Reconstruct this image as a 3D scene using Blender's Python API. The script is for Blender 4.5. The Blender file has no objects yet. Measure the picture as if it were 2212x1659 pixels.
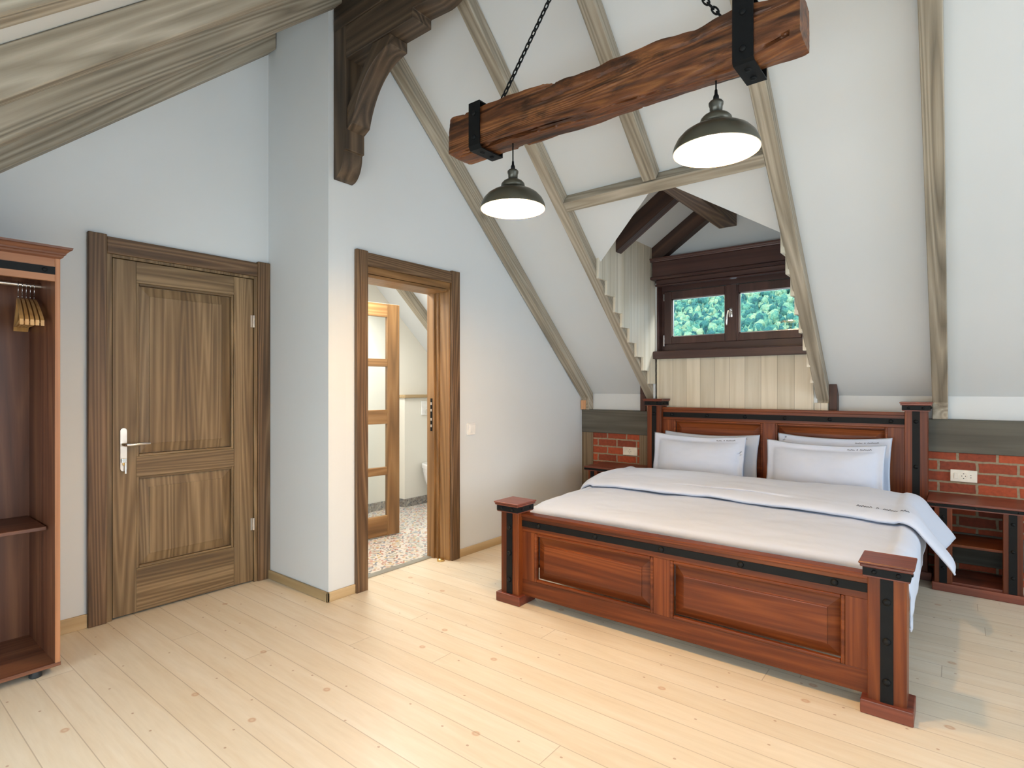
import bpy, bmesh, math, random
from mathutils import Vector, Matrix, noise

S = bpy.context.scene
COL = S.collection
# ------------------------------------------------------------------ camera
cam_d = bpy.data.cameras.new('camera'); cam = bpy.data.objects.new('camera', cam_d); COL.objects.link(cam)
cam.location = (0, 0, 1.3)
cam.rotation_euler = (math.radians(90), 0, math.radians(38.405))
cam_d.sensor_fit = 'HORIZONTAL'; cam_d.sensor_width = 36.0
cam_d.lens = 36.0 * 1209.72 / 2212
cam_d.shift_y = 8.5 / 2212
cam_d.clip_start = 0.05; cam_d.clip_end = 500
S.camera = cam
# ------------------------------------------------------------------ view, world, sun, daylight, added fill panels
S.view_settings.view_transform = 'Standard'; S.view_settings.look = 'None'
S.view_settings.exposure = 0.04; S.view_settings.gamma = 1.0
try: S.view_settings.use_curve_mapping = False
except Exception: pass
W = bpy.data.worlds.new('world'); S.world = W; W.use_nodes = True
bg = W.node_tree.nodes['Background']
bg.inputs[0].default_value = (0.72, 0.86, 1.0, 1); bg.inputs[1].default_value = 2.6

def area(name, loc, rot, sx, sy, power, col):
    d = bpy.data.lights.new(name, 'AREA'); d.shape = 'RECTANGLE'; d.size = sx; d.size_y = sy
    d.energy = power; d.color = col
    o = bpy.data.objects.new(name, d); COL.objects.link(o); o.location = loc; o.rotation_euler = rot
    return o
sun_d = bpy.data.lights.new('sun', 'SUN'); sun_d.energy = 2.6; sun_d.angle = 0.02; sun_d.color = (1, .96, .88)
sun = bpy.data.objects.new('sun', sun_d); COL.objects.link(sun); sun.rotation_euler = (math.radians(40), 0, math.radians(25))
R90 = math.radians(90)
area('east_fill_panel', (4.9, 2.1, 1.6), (0, R90, 0), 2.2, 3.0, 122, (.80, .90, 1))  # added fill panel in front of the east wall, which has no window
area('south_slope_fill_panel', (1.55, 0.55, 2.25), (math.radians(41.8), 0, 0), 1.7, 1.1, 10, (.86, .94, 1))  # weak fill panel added under the closed south slope, no roof light there
area('south_low_fill_panel', (-.9, -0.74, 0.80), (R90, 0, 0), 3.6, .9, 58, (.82, .94, 1))  # wide low fill added behind the camera; the south wall is solid
area('dormer_sky_daylight', (-.7, 5.75, 2.95), (math.radians(-48), 0, math.radians(-42)), .5, .5, 150, (.95, .98, 1))
area('bathroom_ceiling_light', (-3.75, 2.75, 2.35), (0, 0, 0), .5, .5, 34, (1, .95, .85))
area('bathroom_slope_light', (-4.2, 3.2, 2.25), (math.radians(-20), 0, 0), .6, .5, 20, (1, .98, .95))  # second area light under the bathroom slope, no window modelled beside it

# ------------------------------------------------------------------ helpers
WL = {}
def tagp(o, label=None, cat=None, group=None, kind=None):
    if label: o['label'] = label
    if cat: o['category'] = cat
    if group: o['group'] = group
    if kind: o['kind'] = kind
    return o
def E(name, loc, label=None, cat=None, group=None, kind=None):
    o = bpy.data.objects.new(name, None); COL.objects.link(o); o.location = loc
    o.empty_display_size = .1
    WL[o] = Vector(loc)
    return tagp(o, label, cat, group, kind)

class MB:
    def __init__(s): s.b = bmesh.new()
    def _bev(s, faces, w, seg=2):
        ed = list({e for f in faces for e in f.edges})
        bmesh.ops.bevel(s.b, geom=ed, offset=w, segments=seg, profile=.5, affect='EDGES')
    def box(s, x0, x1, y0, y1, z0, z1, bev=0, seg=2):
        v = [s.b.verts.new(p) for p in ((x0,y0,z0),(x1,y0,z0),(x1,y1,z0),(x0,y1,z0),(x0,y0,z1),(x1,y0,z1),(x1,y1,z1),(x0,y1,z1))]
        fs = [s.b.faces.new([v[i] for i in q]) for q in ((3,2,1,0),(4,5,6,7),(0,1,5,4),(1,2,6,5),(2,3,7,6),(3,0,4,7))]
        if bev: s._bev(fs, bev, seg)
        return s
    def prism(s, poly, ax, a0, a1, bev=0):
        def P(p, a):
            return {'x': (a, p[0], p[1]), 'y': (p[0], a, p[1]), 'z': (p[0], p[1], a)}[ax]
        A = [s.b.verts.new(P(p, a0)) for p in poly]; B = [s.b.verts.new(P(p, a1)) for p in poly]
        n = len(poly)
        fs = [s.b.faces.new(A), s.b.faces.new(B[::-1])]
        for i in range(n):
            fs.append(s.b.faces.new((A[i], B[i], B[(i+1) % n], A[(i+1) % n])))
        bmesh.ops.recalc_face_normals(s.b, faces=fs)
        if bev: s._bev(fs, bev, 1)
        return s
    def hull(s, A, B):
        """two loops with equal counts joined to a solid"""
        a = [s.b.verts.new(p) for p in A]; b = [s.b.verts.new(p) for p in B]; n = len(a)
        fs = [s.b.faces.new(a), s.b.faces.new(b[::-1])]
        for i in range(n): fs.append(s.b.faces.new((a[i], b[i], b[(i+1) % n], a[(i+1) % n])))
        bmesh.ops.recalc_face_normals(s.b, faces=fs)
        return s
    def raised_y(s, x0, x1, z0, z1, yb, yf, w, groove=.012):
        """raised panel that faces -Y: flat rim at yb, sloped border, field at yf"""
        def rect(d, y): return [(x0+d, y, z0+d), (x1-d, y, z0+d), (x1-d, y, z1-d), (x0+d, y, z1-d)]
        loops = [rect(0, yb+.03), rect(0, yb), rect(.004, yb), rect(w, yf+.006), rect(w, yf), rect(w+.004, yf-.001)]
        s._loops(loops)
        return s
    def raised_x(s, y0, y1, z0, z1, xb, xf, w):
        def rect(d, x): return [(x, y0+d, z0+d), (x, y1-d, z0+d), (x, y1-d, z1-d), (x, y0+d, z1-d)]
        loops = [rect(0, xb-.02), rect(0, xb), rect(.004, xb), rect(w, xf-.004), rect(w, xf), rect(w+.004, xf+.001)]
        s._loops(loops)
        return s
    def _loops(s, loops):
        L = [[s.b.verts.new(p) for p in l] for l in loops]; n = len(L[0]); fs = []
        for a, b in zip(L, L[1:]):
            for i in range(n): fs.append(s.b.faces.new((a[i], a[(i+1) % n], b[(i+1) % n], b[i])))
        fs.append(s.b.faces.new(L[-1])); fs.append(s.b.faces.new(L[0][::-1]))
        bmesh.ops.recalc_face_normals(s.b, faces=fs)
    def lathe(s, prof, c, seg=32, ax='z', close=True):
        rings = []
        for r, h in prof:
            ring = []
            for i in range(seg):
                a = 2*math.pi*i/seg; u, v = r*math.cos(a), r*math.sin(a)
                p = {'z': (u, v, h), 'y': (u, h, v), 'x': (h, u, v)}[ax]
                ring.append(s.b.verts.new((c[0]+p[0], c[1]+p[1], c[2]+p[2])))
            rings.append(ring)
        fs = []
        for a, b in zip(rings, rings[1:]):
            for i in range(seg): fs.append(s.b.faces.new((a[i], a[(i+1) % seg], b[(i+1) % seg], b[i])))
        if close: fs.append(s.b.faces.new(rings[0][::-1])); fs.append(s.b.faces.new(rings[-1]))
        bmesh.ops.recalc_face_normals(s.b, faces=fs)
        return s
    def cyl(s, c, r, h, ax='z', seg=20): return s.lathe([(r, 0), (r, h)], c, seg, ax)
    def dome(s, c, r, d, ax, sg=-1, seg=14):
        """rivet head on a face; ax the normal axis, sg its sign"""
        pr = [(r, 0), (r*.95, sg*d*.45), (r*.72, sg*d*.8), (r*.38, sg*d*.97), (r*.05, sg*d)]
        return s.lathe(pr, c, seg, ax)
    def tube(s, pts, r, seg=8, closed=False):
        pts = [Vector(p) for p in pts]; n = len(pts); rings = []
        up = Vector((0, 0, 1))
        for i, p in enumerate(pts):
            if closed: t = (pts[(i+1) % n]-pts[i-1]).normalized()
            else: t = (pts[min(i+1, n-1)]-pts[max(i-1, 0)]).normalized()
            ref = up if abs(t.dot(up)) < .95 else Vector((1, 0, 0))
            a = t.cross(ref).normalized(); b = t.cross(a).normalized()
            rr = r[i] if isinstance(r, (list, tuple)) else r
            rings.append([s.b.verts.new(p + a*rr*math.cos(2*math.pi*k/seg) + b*rr*math.sin(2*math.pi*k/seg)) for k in range(seg)])
        fs = []
        for i in range(n if closed else n-1):
            A, B = rings[i], rings[(i+1) % n]
            off = 0
            if closed and i == n-1:
                off = min(range(seg), key=lambda o: sum((A[k].co-B[(k+o) % seg].co).length for k in range(seg)))
            for k in range(seg):
                fs.append(s.b.faces.new((A[k], A[(k+1) % seg], B[(k+1+off) % seg], B[(k+off) % seg])))
        if not closed: fs.append(s.b.faces.new(rings[0][::-1])); fs.append(s.b.faces.new(rings[-1]))
        bmesh.ops.recalc_face_normals(s.b, faces=fs)
        return s
    def grid(s, f, nu, nv, smooth=True):
        V = [[s.b.verts.new(f(i/nu, j/nv)) for j in range(nv+1)] for i in range(nu+1)]
        for i in range(nu):
            for j in range(nv):
                s.b.faces.new((V[i][j], V[i+1][j], V[i+1][j+1], V[i][j+1]))
        return s
    def move(s, v):
        bmesh.ops.translate(s.b, verts=s.b.verts, vec=v); return s
    def build(s, name, mat, parent=None, smooth=None, origin=None, ang=35):
        me = bpy.data.meshes.new(name)
        if parent is not None: off = WL[parent]
        else:
            if origin is None:
                xs = [v.co for v in s.b.verts]
                origin = Vector(((min(v.x for v in xs)+max(v.x for v in xs))/2, (min(v.y for v in xs)+max(v.y for v in xs))/2, min(v.z for v in xs)))
            off = Vector(origin)
        bmesh.ops.translate(s.b, verts=s.b.verts, vec=-off)
        s.b.to_mesh(me); s.b.free()
        o = bpy.data.objects.new(name, me); COL.objects.link(o)
        for m in (mat if isinstance(mat, (list, tuple)) else [mat]): me.materials.append(m)
        if parent is not None: o.parent = parent; WL[o] = off
        else: o.location = off; WL[o] = off
        if smooth:
            for p in me.polygons: p.use_smooth = True
            if smooth == 'auto':
                try: me.set_sharp_from_angle(angle=math.radians(ang))
                except Exception: pass
        return o

# ------------------------------------------------------------------ materials
def srgb(r, g, b):
    def c(x):
        x /= 255.
        return x/12.92 if x <= .04045 else ((x+.055)/1.055)**2.4
    return (c(r), c(g), c(b), 1)
class NT:
    def __init__(s, name):
        s.m = bpy.data.materials.new(name); s.m.use_nodes = True; s.t = s.m.node_tree
        s.p = s.t.nodes['Principled BSDF']
    def n(s, t, **kw):
        x = s.t.nodes.new(t)
        for k, v in kw.items(): setattr(x, k, v)
        return x
    def l(s, a, b): s.t.links.new(a, b)
    def set(s, node, **kw):
        for k, v in kw.items(): node.inputs[k].default_value = v
    def math(s, op, a, b=None, c=None):
        x = s.n('ShaderNodeMath', operation=op)
        for i, v in enumerate((a, b, c)):
            if v is None: continue
            if isinstance(v, (int, float)): x.inputs[i].default_value = v
            else: s.l(v, x.inputs[i])
        return x.outputs[0]
    def mix(s, fac, a, b, bt='MIX'):
        x = s.n('ShaderNodeMix', data_type='RGBA', blend_type=bt)
        for sock, v in ((x.inputs[0], fac), (x.inputs[6], a), (x.inputs[7], b)):
            if isinstance(v, (int, float)): sock.default_value = v
            elif isinstance(v, tuple): sock.default_value = v
            else: s.l(v, sock)
        return x.outputs[2]
    def ramp(s, fac, stops, interp='LINEAR'):
        x = s.n('ShaderNodeValToRGB'); x.color_ramp.interpolation = interp
        e = x.color_ramp.elements
        while len(e) < len(stops): e.new(.5)
        for i, (p, c) in enumerate(stops): e[i].position = p; e[i].color = c
        s.l(fac, x.inputs[0]); return x.outputs[0]
    def bump(s, h, st, dist=.01):
        x = s.n('ShaderNodeBump'); x.inputs['Strength'].default_value = st; x.inputs['Distance'].default_value = dist
        s.l(h, x.inputs['Height']); s.l(x.outputs[0], s.p.inputs['Normal'])
    def coords(s, rot=None, scale=None, rnd=True):
        tc = s.n('ShaderNodeTexCoord'); v = tc.outputs['Object']
        if rot:
            mp = s.n('ShaderNodeMapping'); mp.inputs['Rotation'].default_value = rot; s.l(v, mp.inputs[0]); v = mp.outputs[0]
        if rnd:
            oi = s.n('ShaderNodeObjectInfo'); k = s.math('MULTIPLY', oi.outputs['Random'], 37.0)
            ad = s.n('ShaderNodeVectorMath', operation='ADD'); s.l(v, ad.inputs[0]); s.l(k, ad.inputs[1]); v = ad.outputs[0]
        s.v0 = v
        if scale:
            mp = s.n('ShaderNodeMapping'); mp.inputs['Scale'].default_value = scale; s.l(v, mp.inputs[0]); v = mp.outputs[0]
        return v

def plain(name, col, rough=.5, metal=0, spec=None, coat=0):
    t = NT(name); t.p.inputs['Base Color'].default_value = col; t.p.inputs['Roughness'].default_value = rough
    t.p.inputs['Metallic'].default_value = metal
    if coat: t.p.inputs['Coat Weight'].default_value = coat
    # slight procedural variation of the finish
    v = t.coords(); nz = t.n('ShaderNodeTexNoise'); nz.inputs['Scale'].default_value = 14; t.l(v, nz.inputs[0])
    k = tuple(min(1, c*1.08) for c in col[:3])+(1,); d = tuple(c*.9 for c in col[:3])+(1,)
    t.l(t.ramp(nz.outputs['Fac'], [(.3, d), (.7, k)]), t.p.inputs['Base Color'])
    return t.m

def wood(name, cols, ax='x', rot=None, rough=.5, ring=.35, fine=.35, bump=.15, scale=1.0, coat=0, stretch=.035, knots=0, flat=None):
    t = NT(name); k = {'x': 0, 'y': 1, 'z': 2}[ax]
    sc = [scale]*3; sc[k] = scale*stretch
    if flat: sc['xyz'.index(flat)] = scale*.12
    v = t.coords(rot=rot, scale=tuple(sc))
    n1 = t.n('ShaderNodeTexNoise'); t.set(n1, Scale=7.0, Detail=5.0, Roughness=.6, Distortion=.6); t.l(v, n1.inputs[0])
    n2 = t.n('ShaderNodeTexNoise'); t.set(n2, Scale=60.0, Detail=4.0, Roughness=.7); t.l(v, n2.inputs[0])
    n3 = t.n('ShaderNodeTexNoise'); t.set(n3, Scale=2.6, Detail=2.0); t.l(v, n3.inputs[0])
    rg = t.math('MULTIPLY', n3.outputs['Fac'], 26.0)
    rg = t.math('FRACT', rg)
    rg = t.math('PINGPONG', rg, .5); rg = t.math('MULTIPLY', rg, 2.0)
    ring *= .55
    f = t.math('MULTIPLY', n1.outputs['Fac'], 1-ring-fine*.5)
    f = t.math('ADD', f, t.math('MULTIPLY', rg, ring))
    f = t.math('ADD', f, t.math('MULTIPLY', n2.outputs['Fac'], fine*.5))
    f = t.math('ADD', t.math('MULTIPLY', t.math('SUBTRACT', f, .5), 1.25), .5)
    c = t.ramp(f, [(.2, cols[0]), (.5, cols[1]), (.8, cols[2])])
    # slow tone drift
    n4 = t.n('ShaderNodeTexNoise'); t.set(n4, Scale=1.6, Detail=2.0); t.l(t.v0, n4.inputs[0])
    c = t.mix(.55, c, t.ramp(n4.outputs['Fac'], [(.3, (.72, .72, .72, 1)), (.7, (1.12, 1.1, 1.08, 1))]), 'MULTIPLY')
    if knots:
        vo = t.n('ShaderNodeTexVoronoi'); vo.inputs['Scale'].default_value = 2.6
        sk = [1.0]*3; sk[k] = .55
        mp = t.n('ShaderNodeMapping'); mp.inputs['Scale'].default_value = tuple(sk); t.l(t.v0, mp.inputs[0]); t.l(mp.outputs[0], vo.inputs['Vector'])
        on = t.math('GREATER_THAN', t.n('ShaderNodeSeparateColor').inputs and vo.outputs['Distance'], 9.0)
        kd = t.ramp(vo.outputs['Distance'], [(.02, (1, 1, 1, 1)), (.06, (.35, .35, .35, 1)), (.1, (0, 0, 0, 1))])
        c = t.mix(t.math('MULTIPLY', kd, knots), c, tuple(x*.35 for x in cols[0][:3])+(1,))
    t.l(c, t.p.inputs['Base Color'])
    t.p.inputs['Roughness'].default_value = rough
    if coat:
        t.p.inputs['Coat Weight'].default_value = coat; t.p.inputs['Coat Roughness'].default_value = .25
    h = t.math('ADD', t.math('MULTIPLY', n2.outputs['Fac'], .6), t.math('MULTIPLY', rg, .4))
    t.bump(h, bump, .004)
    return t.m

def plaster(name, col):
    t = NT(name); v = t.coords(rnd=False)
    n1 = t.n('ShaderNodeTexNoise'); t.set(n1, Scale=1.3, Detail=3.0); t.l(v, n1.inputs[0])
    n2 = t.n('ShaderNodeTexNoise'); t.set(n2, Scale=140.0, Detail=3.0); t.l(v, n2.inputs[0])
    t.l(t.ramp(n1.outputs['Fac'], [(.3, tuple(c*.97 for c in col[:3])+(1,)), (.7, col)]), t.p.inputs['Base Color'])
    t.p.inputs['Roughness'].default_value = .85
    t.bump(n2.outputs['Fac'], .06, .002)
    return t.m

MAT = {}
MAT['plaster'] = plaster('white_plaster', (.71, .745, .765, 1))
MAT['bath_plaster'] = plaster('cream_plaster', (.82, .80, .72, 1))
GRE = [srgb(112, 104, 90), srgb(160, 151, 134), srgb(192, 184, 168)]
ANG_N = math.atan(.91); ANG_S = math.atan(.893)
MAT['rafter_n'] = wood('weathered_rafter_north', GRE, 'y', rot=(ANG_N, 0, 0), scale=1.7, rough=.75, ring=.4, bump=.35, knots=.5)
MAT['rafter_s'] = wood('weathered_rafter_south', GRE, 'y', rot=(-ANG_S, 0, 0), scale=1.7, rough=.75, ring=.5, bump=.4, knots=.5)
MAT['rafter_x'] = wood('weathered_trimmer', GRE, 'x', scale=1.7, rough=.75, ring=.4, bump=.3)
MAT['rafter_z'] = wood('weathered_post', [srgb(92, 78, 60), srgb(122, 106, 84), srgb(150, 134, 110)], 'z', rough=.75, ring=.45, bump=.35)
MAT['block'] = wood('fresh_pine', [srgb(190, 140, 100), srgb(210, 162, 122), srgb(222, 180, 142)], 'z', rough=.7)
DK = [srgb(40, 32, 24), srgb(76, 62, 48), srgb(112, 94, 74)]
for a in 'xz': MAT['bracket_'+a] = wood('dark_bracket_'+a, DK, a, rough=.6, ring=.5, bump=.5, fine=.45)
MAT['bracket_d'] = wood('dark_bracket_diagonal', DK, 'x', rot=(0, math.radians(45), 0), rough=.55, ring=.5, bump=.5)
RED = [srgb(60, 26, 11), srgb(106, 50, 21), srgb(148, 80, 36)]
RED2 = [srgb(74, 34, 24), srgb(114, 56, 40), srgb(146, 82, 60)]
for a in 'xyz': MAT['red_'+a] = wood('cherry_stain_'+a, RED, a, scale=1.7, flat='y' if a != 'y' else None, rough=.42, ring=.22, fine=.3, bump=.06, coat=.08)
for a in 'xyz': MAT['red_'+a].node_tree.nodes['Principled BSDF'].inputs['Specular IOR Level'].default_value = .3
for a in 'xyz': MAT['cap_'+a] = wood('cherry_stain_cap_'+a, RED2, a, rough=.38, ring=.25, bump=.06, coat=.12)
WRD = [srgb(72, 42, 31), srgb(112, 70, 50), srgb(148, 102, 72)]
for a in 'yzx': MAT['ward_'+a] = wood('wardrobe_veneer_'+a, WRD, a, rough=.42, ring=.3, bump=.05)
WRE = [srgb(128, 80, 50), srgb(158, 106, 70), srgb(184, 132, 94)]
for a in 'yz': MAT['wedge_'+a] = wood('wardrobe_edge_'+a, WRE, a, rough=.45, ring=.3, bump=.05)
DOOR = [srgb(72, 54, 32), srgb(116, 93, 62), srgb(156, 132, 98)]
for a in 'yzx': MAT['door_'+a] = wood('stained_door_'+a, DOOR, a, scale=1.7, flat='x' if a != 'x' else None, rough=.5, ring=.38, fine=.4, bump=.22)
CAS = [srgb(66, 46, 28), srgb(104, 78, 52), srgb(140, 112, 82)]
for a in 'yzx': MAT['case_'+a] = wood('door_casing_'+a, CAS, a, scale=1.7, rough=.5, ring=.5, fine=.4, bump=.28)
GLZ = [srgb(98, 70, 38), srgb(144, 106, 64), srgb(180, 142, 96)]
for a in 'yz': MAT['glz_'+a] = wood('glazed_door_wood_'+a, GLZ, a, rough=.4, ring=.35, bump=.1)
WIN = [srgb(52, 32, 29), srgb(78, 51, 46), srgb(104, 72, 64)]
for a in 'xyz': MAT['win_'+a] = wood('window_wood_'+a, WIN, a, flat='y' if a != 'y' else None, rough=.4, ring=.1, bump=.05, coat=.2)
MAT['dormer_d'] = wood('dark_dormer_rafter', [srgb(34, 20, 14), srgb(62, 40, 30), srgb(88, 62, 48)], 'x', rot=(0, math.atan(.67), 0), rough=.6, ring=.4, bump=.3)
MAT['dormer_y'] = wood('dark_dormer_ridge', [srgb(60, 44, 32), srgb(98, 78, 60), srgb(140, 116, 92)], 'y', rough=.6, ring=.5, bump=.45, scale=1.4)
MAT['dormer_z'] = wood('dark_dormer_post', [srgb(40, 18, 12), srgb(66, 34, 24), srgb(88, 52, 38)], 'z', rough=.5)
MAT['wallbeam'] = wood('grey_wall_timber', [srgb(70, 68, 62), srgb(92, 90, 82), srgb(112, 110, 100)], 'x', rough=.75, ring=.3, bump=.25)
RUS = [srgb(58, 32, 18), srgb(112, 66, 36), srgb(164, 110, 62)]
def rustic():
    m = wood('rustic_hewn_beam', RUS, 'x', rough=.45, ring=.3, fine=.6, bump=.8, scale=1.9, stretch=.08)
    return m
MAT['rustic'] = rustic()
MAT['skirt_y'] = wood('pine_skirting_y', [srgb(168, 142, 102), srgb(190, 166, 126), srgb(206, 186, 150)], 'y', rough=.55, ring=.3)
MAT['skirt_x'] = wood('pine_skirting_x', [srgb(150, 128, 92), srgb(172, 150, 112), srgb(190, 168, 130)], 'x', rough=.55, ring=.3)
MAT['hanger'] = wood('hanger_beech', [srgb(176, 128, 72), srgb(206, 160, 100), srgb(222, 182, 124)], 'x', rough=.4)
MAT['iron'] = plain('black_iron', (.007, .008, .009, 1), .5, 0)
MAT['iron'].node_tree.nodes['Principled BSDF'].inputs['Specular IOR Level'].default_value = .16
MAT['chrome'] = plain('chrome', (.75, .75, .76, 1), .15, 1)
MAT['nickel'] = plain('satin_nickel', (.62, .55, .48, 1), .3, 1)
MAT['brass'] = plain('brass', (.72, .52, .22, 1), .25, 1)
MAT['white_plastic'] = plain('white_plastic', (.82, .82, .80, 1), .35)
MAT['ivory_plastic'] = plain('ivory_plastic', (.80, .77, .68, 1), .35)
MAT['dark_slot'] = plain('dark_slot', (.03, .03, .03, 1), .6)
MAT['ceramic'] = plain('ceramic', (.86, .87, .88, 1), .08, coat=.5)
MAT['rubber'] = plain('black_rubber', (.02, .025, .03, 1), .5)
MAT['steel'] = plain('threshold_steel', (.42, .42, .38, 1), .4, .6)
MAT['thread'] = plain('embroidery_thread', (.04, .045, .07, 1), .8)
MAT['shade_out'] = plain('olive_bronze_enamel', (.085, .08, .058, 1), .32, .35)
MAT['shade_in'] = plain('white_enamel', (.9, .86, .76, 1), .3)
MAT['socket'] = plain('grey_bronze_socket', (.10, .10, .085, 1), .35, .7)
def emis(name, col, st):
    t = NT(name); t.p.inputs['Base Color'].default_value = col
    t.p.inputs['Emission Color'].default_value = col; t.p.inputs['Emission Strength'].default_value = st
    return t.m
MAT['bulb'] = emis('warm_bulb', (1, .56, .19, 1), 600.0)
def glass(name, tint=(1, 1, 1, 1)):
    t = NT(name); o = t.t.nodes['Material Output']
    tr = t.n('ShaderNodeBsdfTransparent'); tr.inputs[0].default_value = tint
    gl = t.n('ShaderNodeBsdfGlossy'); gl.inputs['Roughness'].default_value = .02
    fr = t.n('ShaderNodeFresnel'); fr.inputs[0].default_value = 1.45
    ms = t.n('ShaderNodeMixShader'); t.l(t.math('MULTIPLY', fr.outputs[0], .7), ms.inputs[0]); t.l(tr.outputs[0], ms.inputs[1]); t.l(gl.outputs[0], ms.inputs[2])
    t.l(ms.outputs[0], o.inputs[0]); return t.m
MAT['glass'] = glass('clear_glass', (.97, .99, .99, 1))
def fabric(name, col, sc=1.0, st=.25):
    t = NT(name); v = t.coords()
    n1 = t.n('ShaderNodeTexNoise'); t.set(n1, Scale=5.0*sc, Detail=4.0, Distortion=.8); t.l(v, n1.inputs[0])
    n2 = t.n('ShaderNodeTexNoise'); t.set(n2, Scale=700.0, Detail=1.0); t.l(v, n2.inputs[0])
    t.p.inputs['Base Color'].default_value = col; t.p.inputs['Roughness'].default_value = .9
    t.p.inputs['Sheen Weight'].default_value = .2
    t.bump(t.math('ADD', n1.outputs['Fac'], t.math('MULTIPLY', n2.outputs['Fac'], .03)), st, .02)
    return t.m
MAT['linen'] = fabric('white_cotton', (.56, .64, .79, 1))
MAT['sheet'] = fabric('mattress_sheet', (.72, .76, .86, 1), 1, .1)

def planks_floor():
    t = NT('whitewashed_pine_planks'); tc = t.n('ShaderNodeTexCoord'); sp = t.n('ShaderNodeSeparateXYZ'); t.l(tc.outputs['Object'], sp.inputs[0])
    X, Y = sp.outputs[0], sp.outputs[1]
    yy = t.math('DIVIDE', t.math('SUBTRACT', Y, .503), .1335)
    ix = t.math('FLOOR', yy); fr = t.math('FRACT', yy)
    wn = t.n('ShaderNodeTexWhiteNoise', noise_dimensions='1D'); t.l(ix, wn.inputs['W'])
    # end joints, staggered
    xx = t.math('ADD', t.math('DIVIDE', X, 4.3), t.math('MULTIPLY', wn.outputs['Value'], 5.0))
    fx = t.math('FRACT', xx); jx = t.math('FLOOR', xx)
    cmb = t.n('ShaderNodeCombineXYZ'); t.l(ix, cmb.inputs[0]); t.l(jx, cmb.inputs[1])
    wn2 = t.n('ShaderNodeTexWhiteNoise', noise_dimensions='2D'); t.l(cmb.outputs[0], wn2.inputs['Vector'])
    # grain
    gc = t.n('ShaderNodeCombineXYZ'); t.l(t.math('MULTIPLY', X, .10), gc.inputs[0]); t.l(Y, gc.inputs[1]); t.l(t.math('MULTIPLY', wn2.outputs['Value'], 40.0), gc.inputs[2])
    n1 = t.n('ShaderNodeTexNoise'); t.set(n1, Scale=14.0, Detail=5.0, Roughness=.6, Distortion=.5); t.l(gc.outputs[0], n1.inputs[0])
    n2 = t.n('ShaderNodeTexNoise'); t.set(n2, Scale=80.0, Detail=3.0); t.l(gc.outputs[0], n2.inputs[0])
    c = t.ramp(n1.outputs['Fac'], [(.25, srgb(224, 210, 186)), (.5, srgb(231, 220, 199)), (.75, srgb(236, 228, 211))])
    c = t.mix(.8, c, t.ramp(wn2.outputs['Value'], [(0, (.95, .94, .92, 1)), (.5, (1, 1, 1, 1)), (1, (1.02, 1.02, 1.03, 1))]), 'MULTIPLY')
    c = t.mix(.18, c, t.ramp(n2.outputs['Fac'], [(.35, (.8, .78, .74, 1)), (.6, (1, 1, 1, 1))]), 'MULTIPLY')
    # knots, big and small
    kc = t.n('ShaderNodeCombineXYZ'); t.l(t.math('MULTIPLY', X, .8), kc.inputs[0]); t.l(Y, kc.inputs[1])
    for sc_, r0, r1, thr, col in ((3.0, .03, .05, .55, srgb(200, 158, 122)), (5.0, .012, .028, .38, srgb(160, 112, 78))):
        vo = t.n('ShaderNodeTexVoronoi', voronoi_dimensions='2D'); vo.inputs['Scale'].default_value = sc_; t.l(kc.outputs[0], vo.inputs['Vector'])
        sc = t.n('ShaderNodeSeparateColor'); t.l(vo.outputs['Color'], sc.inputs[0])
        on = t.math('GREATER_THAN', sc.outputs[0], thr)
        k = t.ramp(vo.outputs['Distance'], [(r0*.4, (.55, .55, .55, 1)), (r0, (1, 1, 1, 1)), (r1, (0, 0, 0, 1))])
        c = t.mix(t.math('MULTIPLY', t.math('MULTIPLY', k, on), .75), c, col)
    seam = t.math('LESS_THAN', t.math('MINIMUM', fr, t.math('SUBTRACT', 1.0, fr)), .013)
    end = t.math('LESS_THAN', fx, .0008)
    dark = t.math('MAXIMUM', seam, end)
    c = t.mix(t.math('MULTIPLY', dark, .42), c, srgb(130, 104, 74))
    t.l(c, t.p.inputs['Base Color']); t.p.inputs['Roughness'].default_value = .38
    t.bump(t.math('ADD', t.math('MULTIPLY', dark, -1.0), t.math('MULTIPLY', n2.outputs['Fac'], .15)), .2, .003)
    return t.m
MAT['floor'] = planks_floor()

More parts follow.
